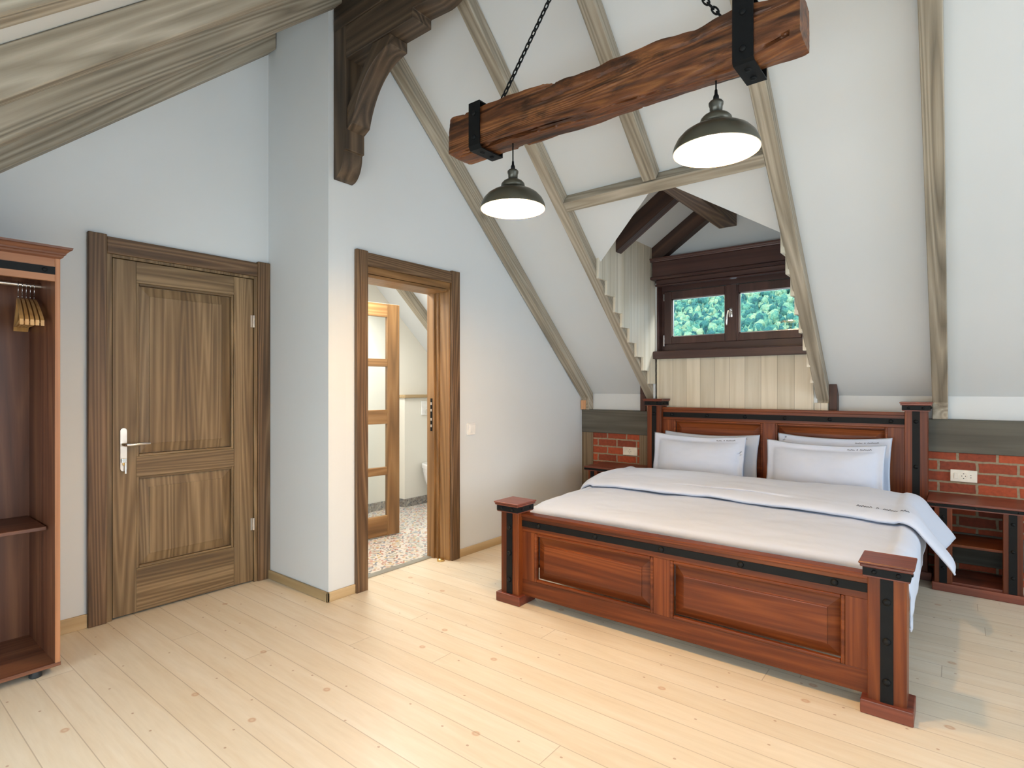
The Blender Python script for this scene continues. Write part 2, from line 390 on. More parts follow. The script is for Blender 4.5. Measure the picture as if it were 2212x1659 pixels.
def bricks():
    t = NT('red_brick'); tc = t.n('ShaderNodeTexCoord'); sp = t.n('ShaderNodeSeparateXYZ'); t.l(tc.outputs['Object'], sp.inputs[0])
    cb = t.n('ShaderNodeCombineXYZ'); t.l(t.math('ADD', sp.outputs[0], .036+20*.206), cb.inputs[0]); t.l(t.math('ADD', sp.outputs[2], .016), cb.inputs[1])
    n0 = t.n('ShaderNodeTexNoise'); t.set(n0, Scale=18.0, Detail=3.0); t.l(tc.outputs['Object'], n0.inputs[0])
    dv = t.n('ShaderNodeMix', data_type='VECTOR'); dv.inputs[0].default_value = .012; t.l(cb.outputs[0], dv.inputs[4]); t.l(n0.outputs['Color'], dv.inputs[5])
    b = t.n('ShaderNodeTexBrick'); b.offset = .5
    t.set(b, Scale=1.0); b.inputs['Brick Width'].default_value = .206; b.inputs['Row Height'].default_value = .0735
    b.inputs['Mortar Size'].default_value = .0075; b.inputs['Mortar Smooth'].default_value = .15; b.inputs['Bias'].default_value = -.2
    b.inputs['Color1'].default_value = srgb(172, 80, 48); b.inputs['Color2'].default_value = srgb(118, 56, 40); b.inputs['Mortar'].default_value = srgb(150, 138, 116)
    t.l(dv.outputs[1], b.inputs['Vector'])
    n2 = t.n('ShaderNodeTexNoise'); t.set(n2, Scale=45.0, Detail=5.0); t.l(tc.outputs['Object'], n2.inputs[0])
    c = t.mix(.6, b.outputs['Color'], t.ramp(n2.outputs['Fac'], [(.3, (.65, .62, .6, 1)), (.65, (1.15, 1.1, 1.05, 1))]), 'MULTIPLY')
    t.l(c, t.p.inputs['Base Color']); t.p.inputs['Roughness'].default_value = .8
    h = t.math('ADD', t.math('MULTIPLY', b.outputs['Fac'], -1.0), t.math('MULTIPLY', n2.outputs['Fac'], .35))
    t.bump(h, .7, .008)
    return t.m
MAT['brick'] = bricks()

def tiles(name, base, pal, grey=False):
    t = NT(name); tc = t.n('ShaderNodeTexCoord'); v = tc.outputs['Object']
    if grey:
        sp = t.n('ShaderNodeSeparateXYZ'); t.l(v, sp.inputs[0]); cb = t.n('ShaderNodeCombineXYZ'); t.l(t.math('ADD', sp.outputs[0], sp.outputs[1]), cb.inputs[0]); t.l(sp.outputs[2], cb.inputs[1]); v = cb.outputs[0]
    sp = t.n('ShaderNodeSeparateXYZ'); t.l(v, sp.inputs[0])
    T = .2
    fx = t.math('SUBTRACT', t.math('FRACT', t.math('DIVIDE', sp.outputs[0], T)), .5); fy = t.math('SUBTRACT', t.math('FRACT', t.math('DIVIDE', sp.outputs[1], T)), .5)
    ax_, ay_ = t.math('ABSOLUTE', fx), t.math('ABSOLUTE', fy)
    r = t.math('SQRT', t.math('ADD', t.math('MULTIPLY', fx, fx), t.math('MULTIPLY', fy, fy)))
    d1 = t.math('ADD', ax_, ay_)
    ang = t.math('ARCTAN2', fy, fx)
    pet = t.math('MULTIPLY', t.math('COSINE', t.math('MULTIPLY', ang, 8.0)), .05)
    rr = t.math('ADD', r, pet)
    m1 = t.math('LESS_THAN', t.math('ABSOLUTE', t.math('SUBTRACT', rr, .26)), .035)
    m2 = t.math('LESS_THAN', r, .09)
    m3 = t.math('LESS_THAN', t.math('ABSOLUTE', t.math('SUBTRACT', d1, .72)), .05)
    m4 = t.math('GREATER_THAN', d1, .88)
    vo = t.n('ShaderNodeTexVoronoi', voronoi_dimensions='2D'); vo.inputs['Scale'].default_value = 34; t.l(v, vo.inputs['Vector'])
    sc = t.n('ShaderNodeSeparateColor'); t.l(vo.outputs['Color'], sc.inputs[0])
    dots = t.math('MULTIPLY', t.math('LESS_THAN', vo.outputs['Distance'], .33), t.math('GREATER_THAN', sc.outputs[1], .35))
    col = t.ramp(sc.outputs[0], [(i/len(pal), c) for i, c in enumerate(pal)], 'CONSTANT')
    mask = t.math('MAXIMUM', t.math('MAXIMUM', m1, m2), t.math('MAXIMUM', m3, t.math('MAXIMUM', m4, dots)))
    c = t.mix(t.math('MULTIPLY', mask, .8), base, col)
    gr = t.math('GREATER_THAN', t.math('MAXIMUM', ax_, ay_), .492)
    c = t.mix(gr, c, srgb(190, 186, 176))
    t.l(c, t.p.inputs['Base Color']); t.p.inputs['Roughness'].default_value = .3
    return t.m
MAT['tile'] = tiles('patterned_cement_tile', srgb(222, 216, 208), [srgb(190, 96, 70), srgb(120, 140, 160), srgb(90, 104, 118), srgb(206, 176, 110), srgb(176, 120, 96), srgb(150, 164, 150)])
MAT['tile_skirt'] = tiles('grey_patterned_tile', srgb(150, 146, 140), [srgb(96, 92, 92), srgb(128, 118, 108), srgb(180, 172, 160), srgb(104, 110, 118)], True)

def cladding(name, ax):
    t = NT(name); tc = t.n('ShaderNodeTexCoord'); sp = t.n('ShaderNodeSeparateXYZ'); t.l(tc.outputs['Object'], sp.inputs[0])
    a = sp.outputs[0 if ax == 'x' else 1]
    q = t.math('DIVIDE', t.math('ADD', a, 10.002), .125); ix = t.math('FLOOR', q); fr = t.math('FRACT', q)
    wn = t.n('ShaderNodeTexWhiteNoise', noise_dimensions='1D'); t.l(ix, wn.inputs['W'])
    mp = t.n('ShaderNodeMapping'); mp.inputs['Scale'].default_value = (1, 1, .06); t.l(tc.outputs['Object'], mp.inputs[0])
    ad = t.n('ShaderNodeVectorMath', operation='ADD'); t.l(mp.outputs[0], ad.inputs[0]); t.l(t.math('MULTIPLY', wn.outputs[0], 30.0), ad.inputs[1])
    n1 = t.n('ShaderNodeTexNoise'); t.set(n1, Scale=16.0, Detail=5.0, Distortion=.4); t.l(ad.outputs[0], n1.inputs[0])
    c = t.ramp(n1.outputs['Fac'], [(.25, srgb(206, 198, 178)), (.5, srgb(222, 215, 198)), (.75, srgb(232, 227, 214))])
    c = t.mix(1.0, c, t.ramp(wn.outputs['Value'], [(0, (.86, .86, .84, 1)), (.5, (.98, .97, .95, 1)), (1, (1.05, 1.04, 1.02, 1))]), 'MULTIPLY')
    seam = t.math('LESS_THAN', t.math('MINIMUM', fr, t.math('SUBTRACT', 1.0, fr)), .014)
    c = t.mix(t.math('MULTIPLY', seam, .6), c, srgb(120, 108, 84))
    t.l(c, t.p.inputs['Base Color']); t.p.inputs['Roughness'].default_value = .45
    t.bump(t.math('ADD', t.math('MULTIPLY', seam, -1.0), t.math('MULTIPLY', n1.outputs['Fac'], .2)), .35, .004)
    return t.m
MAT['clad_x'] = cladding('whitewashed_boards_front', 'x'); MAT['clad_y'] = cladding('whitewashed_boards_cheek', 'y')

# ------------------------------------------------------------------ room shell
YR = 2.125
def un(y): return 3.723 - .91*(y-YR)          # underside of the rafters, dormer slope
def us(y): return 2.3585 + .893*(y-.597)      # underside of the rafters, camera slope
OFF = .125
def pn(y): return un(y)+OFF
OFS = .165
def ps(y): return us(y)+OFS
XE = 5.0; YS = -.8
def struct(o, label=None): return tagp(o, label, None, None, 'structure')

struct(MB().box(-3.9, XE, YS, 5.1, -.06, 0).build('floor', MAT['floor'], origin=(0, 0, 0)), 'pale whitewashed pine plank floor with scattered knots')
struct(MB().box(-4.95, -3.17, 2.1, 5.1, -.06, .002).build('floor_bathroom', MAT['tile'], origin=(0, 0, 0)), 'colourful patterned tile floor of the bathroom')
# slopes
c = MB()
def slab_n(poly):
    c.hull([(x, y, pn(y)) for x, y in poly], [(x, y, pn(y)+.035) for x, y in poly])
XL, XR = -2.167, -.867
slab_n([(-4.95, 2.06), (XL-.026, 2.06), (XL-.026, 5.05), (-4.95, 5.05)])
slab_n([(XR+.026, 2.06), (XE+.1, 2.06), (XE+.1, 5.05), (XR+.026, 5.05)])
slab_n([(XL-.026, 2.06), (-1.517, 2.06), (-1.517, 3.44), (XL, 3.845), (XL-.026, 3.862)])
slab_n([(-1.517, 2.06), (XR+.026, 2.06), (XR+.026, 3.862), (XR, 3.845), (-1.517, 3.44)])
struct(c.build('ceiling_north', MAT['plaster']), 'white plaster roof slope with the dormer opening')
c = MB(); c.hull([(-3.8, YS-.1, ps(YS-.1)), (XE+.1, YS-.1, ps(YS-.1)), (XE+.1, 2.19, ps(2.19)), (-3.8, 2.19, ps(2.19))], [(-3.8, YS-.1, ps(YS-.1)+.035), (XE+.1, YS-.1, ps(YS-.1)+.035), (XE+.1, 2.19, ps(2.19)+.035), (-3.8, 2.19, ps(2.19)+.035)])
struct(c.build('ceiling_south', MAT['plaster']), 'white plaster roof slope above the wardrobe side')
# walls
w = MB()
w.prism([(YS, 0), (1.035, 0), (1.035, ps(1.035)+.02), (YS, ps(YS)+.02)], 'x', -3.82, -3.7)
w.prism([(1.035, 2.06), (1.888, 2.06), (1.888, ps(1.888)+.02), (1.035, ps(1.035)+.02)], 'x', -3.82, -3.7)
w.prism([(1.888, 0), (2.1, 0), (2.1, ps(2.1)+.02), (1.888, ps(1.888)+.02)], 'x', -3.82, -3.7)
struct(w.build('wall_west', MAT['plaster']), 'white wall with the panelled brown door')
struct(MB().box(-3.9, -3.82, .9, 2.0, 0, 2.2).build('wall_hall', MAT['plaster']))
w = MB(); w.box(-5.0, -2.99, 1.975, 2.1, 0, 3.74)
struct(w.build('wall_return', MAT['plaster']), 'narrow grey return wall between the two doorways')
w = MB()
w.prism([(2.1, 0), (2.235, 0), (2.235, pn(2.235)+.02), (2.125, pn(2.125)+.02), (2.1, 3.87)], 'x', -3.18, -2.99)
w.prism([(2.235, 2.045), (3.03, 2.045), (3.03, pn(3.03)+.02), (2.235, pn(2.235)+.02)], 'x', -3.18, -2.99)
w.prism([(3.03, 0), (5.05, 0), (5.05, pn(5.05)+.02), (3.03, pn(3.03)+.02)], 'x', -3.18, -2.99)
struct(w.build('wall_bathroom', MAT['plaster']), 'white wall with the bathroom doorway')
# low brick wall under the dormer slope
struct(MB().box(-2.99, XE, 4.93, 5.1, 0, .9).build('wall_north', MAT['brick'], origin=(0, 4.93, 0)), 'low red brick wall behind the bed')
struct(MB().box(-2.99, XE, 4.99, 5.1, .9, 1.30).build('wall_north_upper', MAT['plaster']), 'narrow white strip between wall timber and slope')
struct(MB().box(XE, XE+.1, YS-.1, 5.1, 0, 3.95).build('wall_east', MAT['plaster']))
struct(MB().box(-3.8, XE, YS-.1, YS, 0, 1.35).build('wall_south', MAT['plaster']))
# bathroom far walls
struct(MB().box(-4.95, -4.80, 2.0, 5.1, 0, 4.0).build('wall_bath_west', MAT['bath_plaster']))
struct(MB().box(-4.95, -3.18, 4.99, 5.1, 0, 1.4).build('wall_bath_north', MAT['bath_plaster']))
struct(MB().box(-4.80, -4.70, 4.05, 4.99, 0, 1.19).build('wall_bath_box', MAT['bath_plaster']), 'cream boxed-in cistern wall behind the toilet')
t = MB(); t.box(-4.80, -4.785, 2.1, 4.05, 0, .09); t.box(-4.80, -4.70, 4.038, 4.05, 0, .09); t.box(-4.70, -4.688, 4.038, 4.99, 0, .09)
struct(t.build('baseboard_bathroom', MAT['tile_skirt'], origin=(0, 0, 0)), 'grey patterned tile skirting in the bathroom')
t = MB(); t.box(-4.79, -4.67, 4.03, 4.985, 1.192, 1.225, .004)
tagp(t.build('wooden_ledge', MAT['skirt_y']), 'honey wooden ledge on top of the boxed cistern wall', 'ledge')
# skirting boards
b = MB(); b.box(-3.7, -3.684, .73, .948, 0, .075, .003)
struct(b.build('baseboard_west', MAT['skirt_y']), 'pale skirting board beside the wardrobe')
b = MB(); b.box(-3.68, -2.975, 1.96, 1.975, 0, .058, .003)
struct(b.build('baseboard_return', MAT['skirt_x']), 'skirting board along the narrow return wall')
b = MB(); b.box(-2.99, -2.975, 1.96, 2.161, 0, .058, .003); b.box(-2.99, -2.975, 3.10, 4.93, 0, .06, .003)
struct(b.build('baseboard_bathroom_wall', MAT['skirt_y']), 'skirting board along the bathroom doorway wall')

# ------------------------------------------------------------------ dormer shell
YG = 4.86
def dc(x): return 2.572+.67*(.65-abs(x+1.517))    # dormer ceiling
d = MB()
def ydc(x): return YR+(pn(YR)-dc(x))/.91+.03
for sg in (-1, 1):
    xo, xi = -1.517+sg*.78, -1.517
    q4 = [(xo, ydc(xo)), (xi, ydc(xi)), (xi, 5.0), (xo, 5.0)]
    d.hull([(x, y, dc(x)) for x, y in q4], [(x, y, dc(x)+.04) for x, y in q4])
struct(d.build('ceiling_dormer', MAT['plaster']), 'white pitched ceiling inside the dormer')
for sg, nm in ((-1, 'west'), (1, 'east')):
    xa = -1.517+sg*.673; xb = -1.517+sg*.75
    d = MB(); d.prism([(3.4, pn(3.4)+.03), (5.02, pn(5.02)+.03), (5.02, 2.62), (3.4, 2.72)], 'x', min(xa, xb), max(xa, xb))
    struct(d.build('wall_dormer_core_'+nm, MAT['plaster']))
    # vertical boards, cut in steps along the rafter
    d = MB(); ye = [3.815, 3.946, 4.083, 4.205, 4.335, 4.468, 4.604, 4.73, 4.866]
    ze = [2.150, 2.037, 1.915, 1.803, 1.686, 1.570, 1.454, 1.337]
    x0 = -1.517+sg*.65; x1 = -1.517+sg*.672
    for y0, y1, z in zip(ye, ye[1:], ze):
        d.box(min(x0, x1), max(x0, x1), y0+.0008, y1-.0008, z, 2.585, .0012, 1)
    struct(d.build('wall_dormer_boards_'+nm, MAT['clad_y'], origin=(0, 0, 0)), 'stepped whitewashed boards lining the dormer side')
d = MB(); d.box(XL, XR, YG, YG+.02, 1.075, 1.60)
struct(d.build('wall_dormer_boards_front', MAT['clad_x'], origin=(0, 0, 0)), 'vertical whitewashed boards under the dormer window')
g = MB()
WX0, WX1, WZ0, WZ1 = -2.155, -.845, 1.60, 2.26
g.box(-2.189, WX0, YG, 5.03, 1.2, 2.62)
g.box(WX0, WX1, YG+.02, 5.03, 1.0, WZ0)
g.prism([(-2.35, WZ1), (-.7, WZ1), (-.7, dc(-.7)+.03), (-1.517, dc(-1.517)+.03), (-2.35, dc(-2.35)+.03)], 'y', YG, 5.03)
struct(g.build('wall_dormer_gable', MAT['plaster']), 'white gable wall above the dormer window')

# ------------------------------------------------------------------ rafters
def rafter_n(x0, x1, y_end, label, foot=True):
    r = MB()
    if foot:
        poly = [(2.13, un(2.13)), (4.9, un(4.9)), (4.9, 1.082), (4.985, 1.082), (4.985, un(4.985)+.124), (2.13, un(2.13)+.124)]
    else:
        poly = [(2.13, un(2.13)), (y_end, un(y_end)), (y_end+.056, un(y_end)+.0625+.01), (2.13, un(2.13)+.124)]
    r.prism(poly, 'x', x0, x1, .004)
    return tagp(r.build('rafter', MAT['rafter_n']), label, 'rafter', 'exposed roof rafters')
rafter_n(-2.985, -2.895, 0, 'weathered rafter lying against the bathroom doorway wall on the bed-side slope')
rafter_n(-2.275, -2.19, 0, 'weathered rafter running down to the dark bedpost at the stepped boards')
rafter_n(-1.575, -1.485, 3.338, 'short weathered rafter ending on the trimmer above the dormer', foot=False)
rafter_n(-.85, -.765, 0, 'weathered rafter covering one edge of the dormer window panes')
rafter_n(-.13, -.043, 0, 'near-vertical looking weathered rafter with two knots beside the far pendant')
rafter_n(-4.425, -4.335, 0, 'weathered rafter seen through the bathroom doorway')
def rafter_s(x0, x1, label):
    r = MB(); ye = 1.97 if x0 < -3 else 2.12
    r.prism([(-.78, us(-.78)), (ye, us(ye)), (ye, us(ye)+OFS-.001), (-.78, us(-.78)+OFS-.001)], 'x', x0, x1, .004)
    return tagp(r.build('rafter', MAT['rafter_s']), label, 'rafter', 'exposed roof rafters')
rafter_s(-3.7, -3.59, 'narrow weathered rafter along the top of the brown door wall')
rafter_s(-2.985, -2.895, 'wide weathered rafter passing above the narrow return wall')
rafter_s(-2.275, -2.19, 'coarse-grained weathered rafter with an orange resin streak')
rafter_s(-1.575, -1.485, 'pale rafter at the very corner of the ceiling beyond a white gap')
# trimmer over the dormer
r = MB(); r.prism([(3.345, un(3.345)), (3.402, un(3.402)), (3.402+.0565, un(3.402)+.0622+.01), (3.345+.0565, un(3.345)+.0622+.01)], 'x', -2.19, -.85, .003)
tagp(r.build('trimmer_beam', MAT['rafter_x']), 'weathered horizontal trimmer beam crossing above the dormer opening', 'beam')
# pale foot block of the first rafter
r = MB(); r.box(-2.983, -2.93, 4.885, 4.902, 1.083, 1.175, .003)
tagp(r.build('foot_block', MAT['block']), 'small peach-coloured wooden block under the rafter at the wall corner', 'wood block')
r = MB(); r.box(-.862, -.77, 4.868, 4.899, 1.083, 1.185, .003)
tagp(r.build('foot_block', MAT['clad_x']), 'small pale block under the rafter foot beside the short dark post', 'wood block')

# wall timber over the bricks and the small posts in the brickwork
r = MB(); r.box(-2.99, XL-.06, 4.915, 5.0, .853, 1.082, .006)
tagp(r.build('wall_timber', MAT['wallbeam']), 'dark grey horizontal timber over the bricks by the wall corner', 'beam')
r = MB(); r.box(XR+.06, XE-.01, 4.915, 5.0, .853, 1.082, .006)
tagp(r.build('wall_timber', MAT['wallbeam']), 'dark grey horizontal timber over the bricks with the wide socket', 'beam')
r = MB(); r.box(-2.967, -2.863, 4.915, 4.95, 0, .853, .004); r.box(-2.99, -2.967, 4.922, 4.95, 0, .853)
tagp(r.build('timber_post', MAT['rafter_z']), 'weathered upright post in the corner beside the bricks', 'post')
r = MB(); r.box(-2.356, -2.25, 4.915, 4.95, 0, .853, .004)
tagp(r.build('timber_post', MAT['rafter_z']), 'grey upright post between the bricks and the headboard', 'post')
r = MB(); r.box(-2.862, -2.357, 4.915, 4.935, .03, .20, .004)
tagp(r.build('sill_timber', MAT['wallbeam']), 'dark low timber at the foot of the bricks in the wall corner', 'beam')
r = MB(); r.box(-.1, XE-.01, 4.912, 4.935, .10, .31, .004)
tagp(r.build('sill_timber', MAT['wallbeam']), 'dark low timber seen through the open shelves of the near bedside table', 'beam')
for x0, x1, lb in ((-2.335, -2.278, 'short dark brown post beside the headboard near the wall corner'), (-.765, -.712, 'short dark brown post rising above the middle of the headboard')):
    r = MB(); r.prism([(4.89, 1.083), (4.985, 1.083), (4.985, pn(4.985)), (4.89, pn(4.89))], 'x', x0, x1, .003)
    tagp(r.build('dormer_post', MAT['dormer_z']), lb, 'post')

# dormer timbers
r = MB(); r.box(-1.588, -1.442, 3.46, YG, 2.662, 2.96, .004)
tagp(r.build('dormer_ridge_beam', MAT['dormer_y']), 'brown grainy ridge beam running along the dormer peak', 'beam')
def dormer_rafter(y0, y1, label, zmin=0):
    r = MB(); xs = (-2.166, -1.588)
    zb = lambda x: 2.404+.67*(x+2.167)
    pl = [(xs[0], max(zmin, zb(xs[0])))] + ([(xs[0]+(zmin-zb(xs[0]))/.67, zmin)] if zmin > zb(xs[0]) else []) + [(xs[1], zb(xs[1])), (xs[1], zb(xs[1])+.165), (xs[0], zb(xs[0])+.165)]
    r.prism(pl, 'y', y0, y1)
    tagp(r.build('dormer_rafter', MAT['dormer_d']), label, 'rafter', 'dark dormer rafters')
dormer_rafter(4.09, 4.18, 'dark brown dormer rafter nearest the room, cut off by the white slope')
dormer_rafter(4.775, 4.858, 'almost black dormer rafter against the gable wall over the pelmet', 2.464)
r = MB(); zb = lambda x: 2.404+.67*(-.867-x)
for y0, y1 in ((4.09, 4.18),):
    r.hull([(-1.442, y0, zb(-1.442)), (-.868, y0, zb(-.868)), (-.868, y0, zb(-.868)+.165), (-1.442, y0, zb(-1.442)+.165)], [(-1.442, y1, zb(-1.442)), (-.868, y1, zb(-.868)), (-.868, y1, zb(-.868)+.165), (-1.442, y1, zb(-1.442)+.165)])
tagp(r.build('dormer_rafter', MAT['dormer_d']), 'dormer rafter on the hidden side of the peak behind the white slope', 'rafter', 'dark dormer rafters')

# ------------------------------------------------------------------ dormer window
def dormer_window():
    wr = E('window_1', (-1.5, 4.95, 1.6), 'dark brown two-light dormer window with a view of trees', None, None, 'structure')
    YW = 4.95
    f = MB()
    f.box(WX0, WX1, YW, YW+.07, 1.605, 1.706, .003); f.box(WX0, WX1, YW, YW+.07, 2.19, 2.262, .003)
    f.box(WX0, -2.10, YW, YW+.07, 1.70, 2.19, .003); f.box(-.90, WX1, YW, YW+.07, 1.70, 2.19, .003)
    f.box(WX0, WX0+.012, YG, YW, 1.605, 2.262)
    f.build('window_frame', MAT['win_x'], wr)
    for x0, x1, nm in ((-2.117, -1.53, 0), (-1.478, -.885, 1)):
        s = MB(); y0, y1 = YW-.018, YW+.05
        g0, g1 = (-2.045, -1.566) if nm == 0 else (-1.45, -.965)
        s.box(x0, g0, y0, y1, 1.702, 2.185, .005); s.box(g1, x1, y0, y1, 1.702, 2.185, .005)
        s.box(g0, g1, y0, y1, 1.702, 1.768, .005); s.box(g0, g1, y0, y1, 2.112, 2.185, .005)
        so = s.build('sash', MAT['win_z'], wr)
        s = MB(); s.box(g0, g1, YW+.014, YW+.02, 1.768, 2.112)
        s.build('pane', MAT['glass'], so)
        s = MB()
        for (a0, a1, b0, b1) in ((g0, g0+.012, 1.768, 2.112), (g1-.008, g1, 1.768, 2.112), (g0, g1, 1.768, 1.776), (g0, g1, 2.104, 2.112)):
            s.box(a0, a1, YW+.0, YW+.012, b0, b1)
        s.build('glazing_gasket', MAT['chrome'], so)
    s = MB(); s.box(-1.55, -1.462, YW-.03, YW-.012, 1.702, 2.185, .004); s.build('meeting_stile', MAT['win_z'], wr)
    h = MB(); h.box(-1.522, -1.494, YW-.04, YW-.028, 1.905, 1.985, .004)
    h.tube([(-1.508, YW-.038, 1.97), (-1.508, YW-.075, 1.972), (-1.512, YW-.088, 1.955), (-1.522, YW-.09, 1.90), (-1.526, YW-.088, 1.855), (-1.526, YW-.085, 1.835)], [.008, .008, .009, .009, .008, .006], 10)
    h.build('window_handle', MAT['chrome'], wr, 'auto')
    for z0, z1 in ((2.10, 2.165), (1.685, 1.785)):
        h = MB(); h.cyl((-2.115, YW-.022, z0), .0065, z1-z0, 'z', 12); h.build('hinge', MAT['chrome'], wr, 'auto')
    s = MB(); s.box(XL-.0, -.868, 4.80, 4.868, 1.562, 1.632, .006); s.box(XL+.004, -.872, 4.862, 4.95, 1.60, 1.622)
    s.build('window_sill', MAT['win_x'], wr)
dormer_window()
# pelmet box over the window
pe = E('window_pelmet', (-1.5, 4.8, 2.23), 'dark brown moulded wooden pelmet box across the top of the dormer window', 'pelmet')
p = MB(); p.box(-2.15, -.885, 4.752, 4.856, 2.285, 2.43, .004); p.build('face_board', MAT['win_x'], pe)
p = MB(); p.prism([(4.858, 2.43), (4.742, 2.43), (4.740, 2.438), (4.732, 2.440), (4.730, 2.452), (4.722, 2.454), (4.722, 2.462), (4.858, 2.462)], 'x', -2.164, -.871); p.build('crown_moulding', MAT['win_x'], pe)
p = MB(); p.prism([(4.858, 2.300), (4.745, 2.300), (4.738, 2.292), (4.738, 2.282), (4.748, 2.274), (4.858, 2.274)], 'x', -2.164, -.871); p.build('lower_moulding', MAT['win_x'], pe)
p = MB(); p.box(-2.135, -.9, 4.80, 4.866, 2.232, 2.274, .003); p.prism([(4.866, 2.233), (4.792, 2.233), (4.788, 2.226), (4.795, 2.22), (4.866, 2.22)], 'x', -2.14, -.895); p.build('blind_rail', MAT['win_x'], pe)

# hillside forest outside the window
def forest():
    rnd = random.Random(5); b = bmesh.new()
    src = bmesh.new(); bmesh.ops.create_icosphere(src, subdivisions=2, radius=1)
    sv = [v.co.copy() for v in src.verts]; sf = [[v.index for v in f.verts] for f in src.faces]; src.free()
    for i in range(5200):
        y = rnd.uniform(104, 206); x = -.31*y + rnd.uniform(-.15, .15)*y
        z = (y-90)*.36 + 2 + rnd.uniform(-.6, .6) + 3*noise.noise(Vector((x*.03, y*.03, 0)))
        r = rnd.uniform(.45, 1.0); hs = rnd.uniform(1.0, 1.5) if rnd.random() < .7 else rnd.uniform(1.9, 2.7)
        if hs > 1.8: r *= .62
        ox = Vector((rnd.uniform(0, 50), rnd.uniform(0, 50), 0)); base = len(b.verts)
        vs = []
        for q in sv:
            k = 1+.5*noise.noise(q*1.7+ox)+.42*noise.noise(q*4.2+ox)
            tap = 1 if hs < 1.8 else max(.12, .62-.5*q.z)
            vs.append(b.verts.new((x+q.x*r*k*tap, y+q.y*r*k*tap, z+r*hs*(1+q.z*k))))
        for f in sf: b.faces.new([vs[k] for k in f])
    me = bpy.data.meshes.new('forest'); b.to_mesh(me); b.free()
    o = bpy.data.objects.new('forest', me); COL.objects.link(o)
    for p in me.polygons: p.use_smooth = True
    t = NT('foliage'); tc = t.n('ShaderNodeTexCoord')
    n1 = t.n('ShaderNodeTexNoise'); t.set(n1, Scale=.35, Detail=3.0); t.l(tc.outputs['Object'], n1.inputs[0])
    n2 = t.n('ShaderNodeTexNoise'); t.set(n2, Scale=3.0, Detail=4.0); t.l(tc.outputs['Object'], n2.inputs[0])
    ge = t.n('ShaderNodeNewGeometry')
    c_ = t.ramp(t.math('ADD', t.math('ADD', t.math('MULTIPLY', n1.outputs['Fac'], .35), t.math('MULTIPLY', n2.outputs['Fac'], .35)), t.math('MULTIPLY', ge.outputs['Random Per Island'], .34)), [(.30, (.005, .06, .08, 1)), (.44, (.03, .17, .15, 1)), (.56, (.12, .33, .22, 1)), (.70, (.34, .46, .27, 1))])
    t.l(c_, t.p.inputs['Base Color']); t.p.inputs['Roughness'].default_value = .9
    t.bump(n2.outputs['Fac'], .8, .3)
    me.materials.append(t.m)
    tagp(o, 'bright green forest covering the hillside outside the dormer window', 'forest', None, 'stuff')
    h = MB(); h.hull([(-120, 70, -6), (60, 70, -6), (40, 230, 51.6), (-160, 230, 51.6)], [(-120, 70, -9), (60, 70, -9), (40, 230, 48), (-160, 230, 48)])
    struct(h.build('ground_hillside', t.m))
forest()

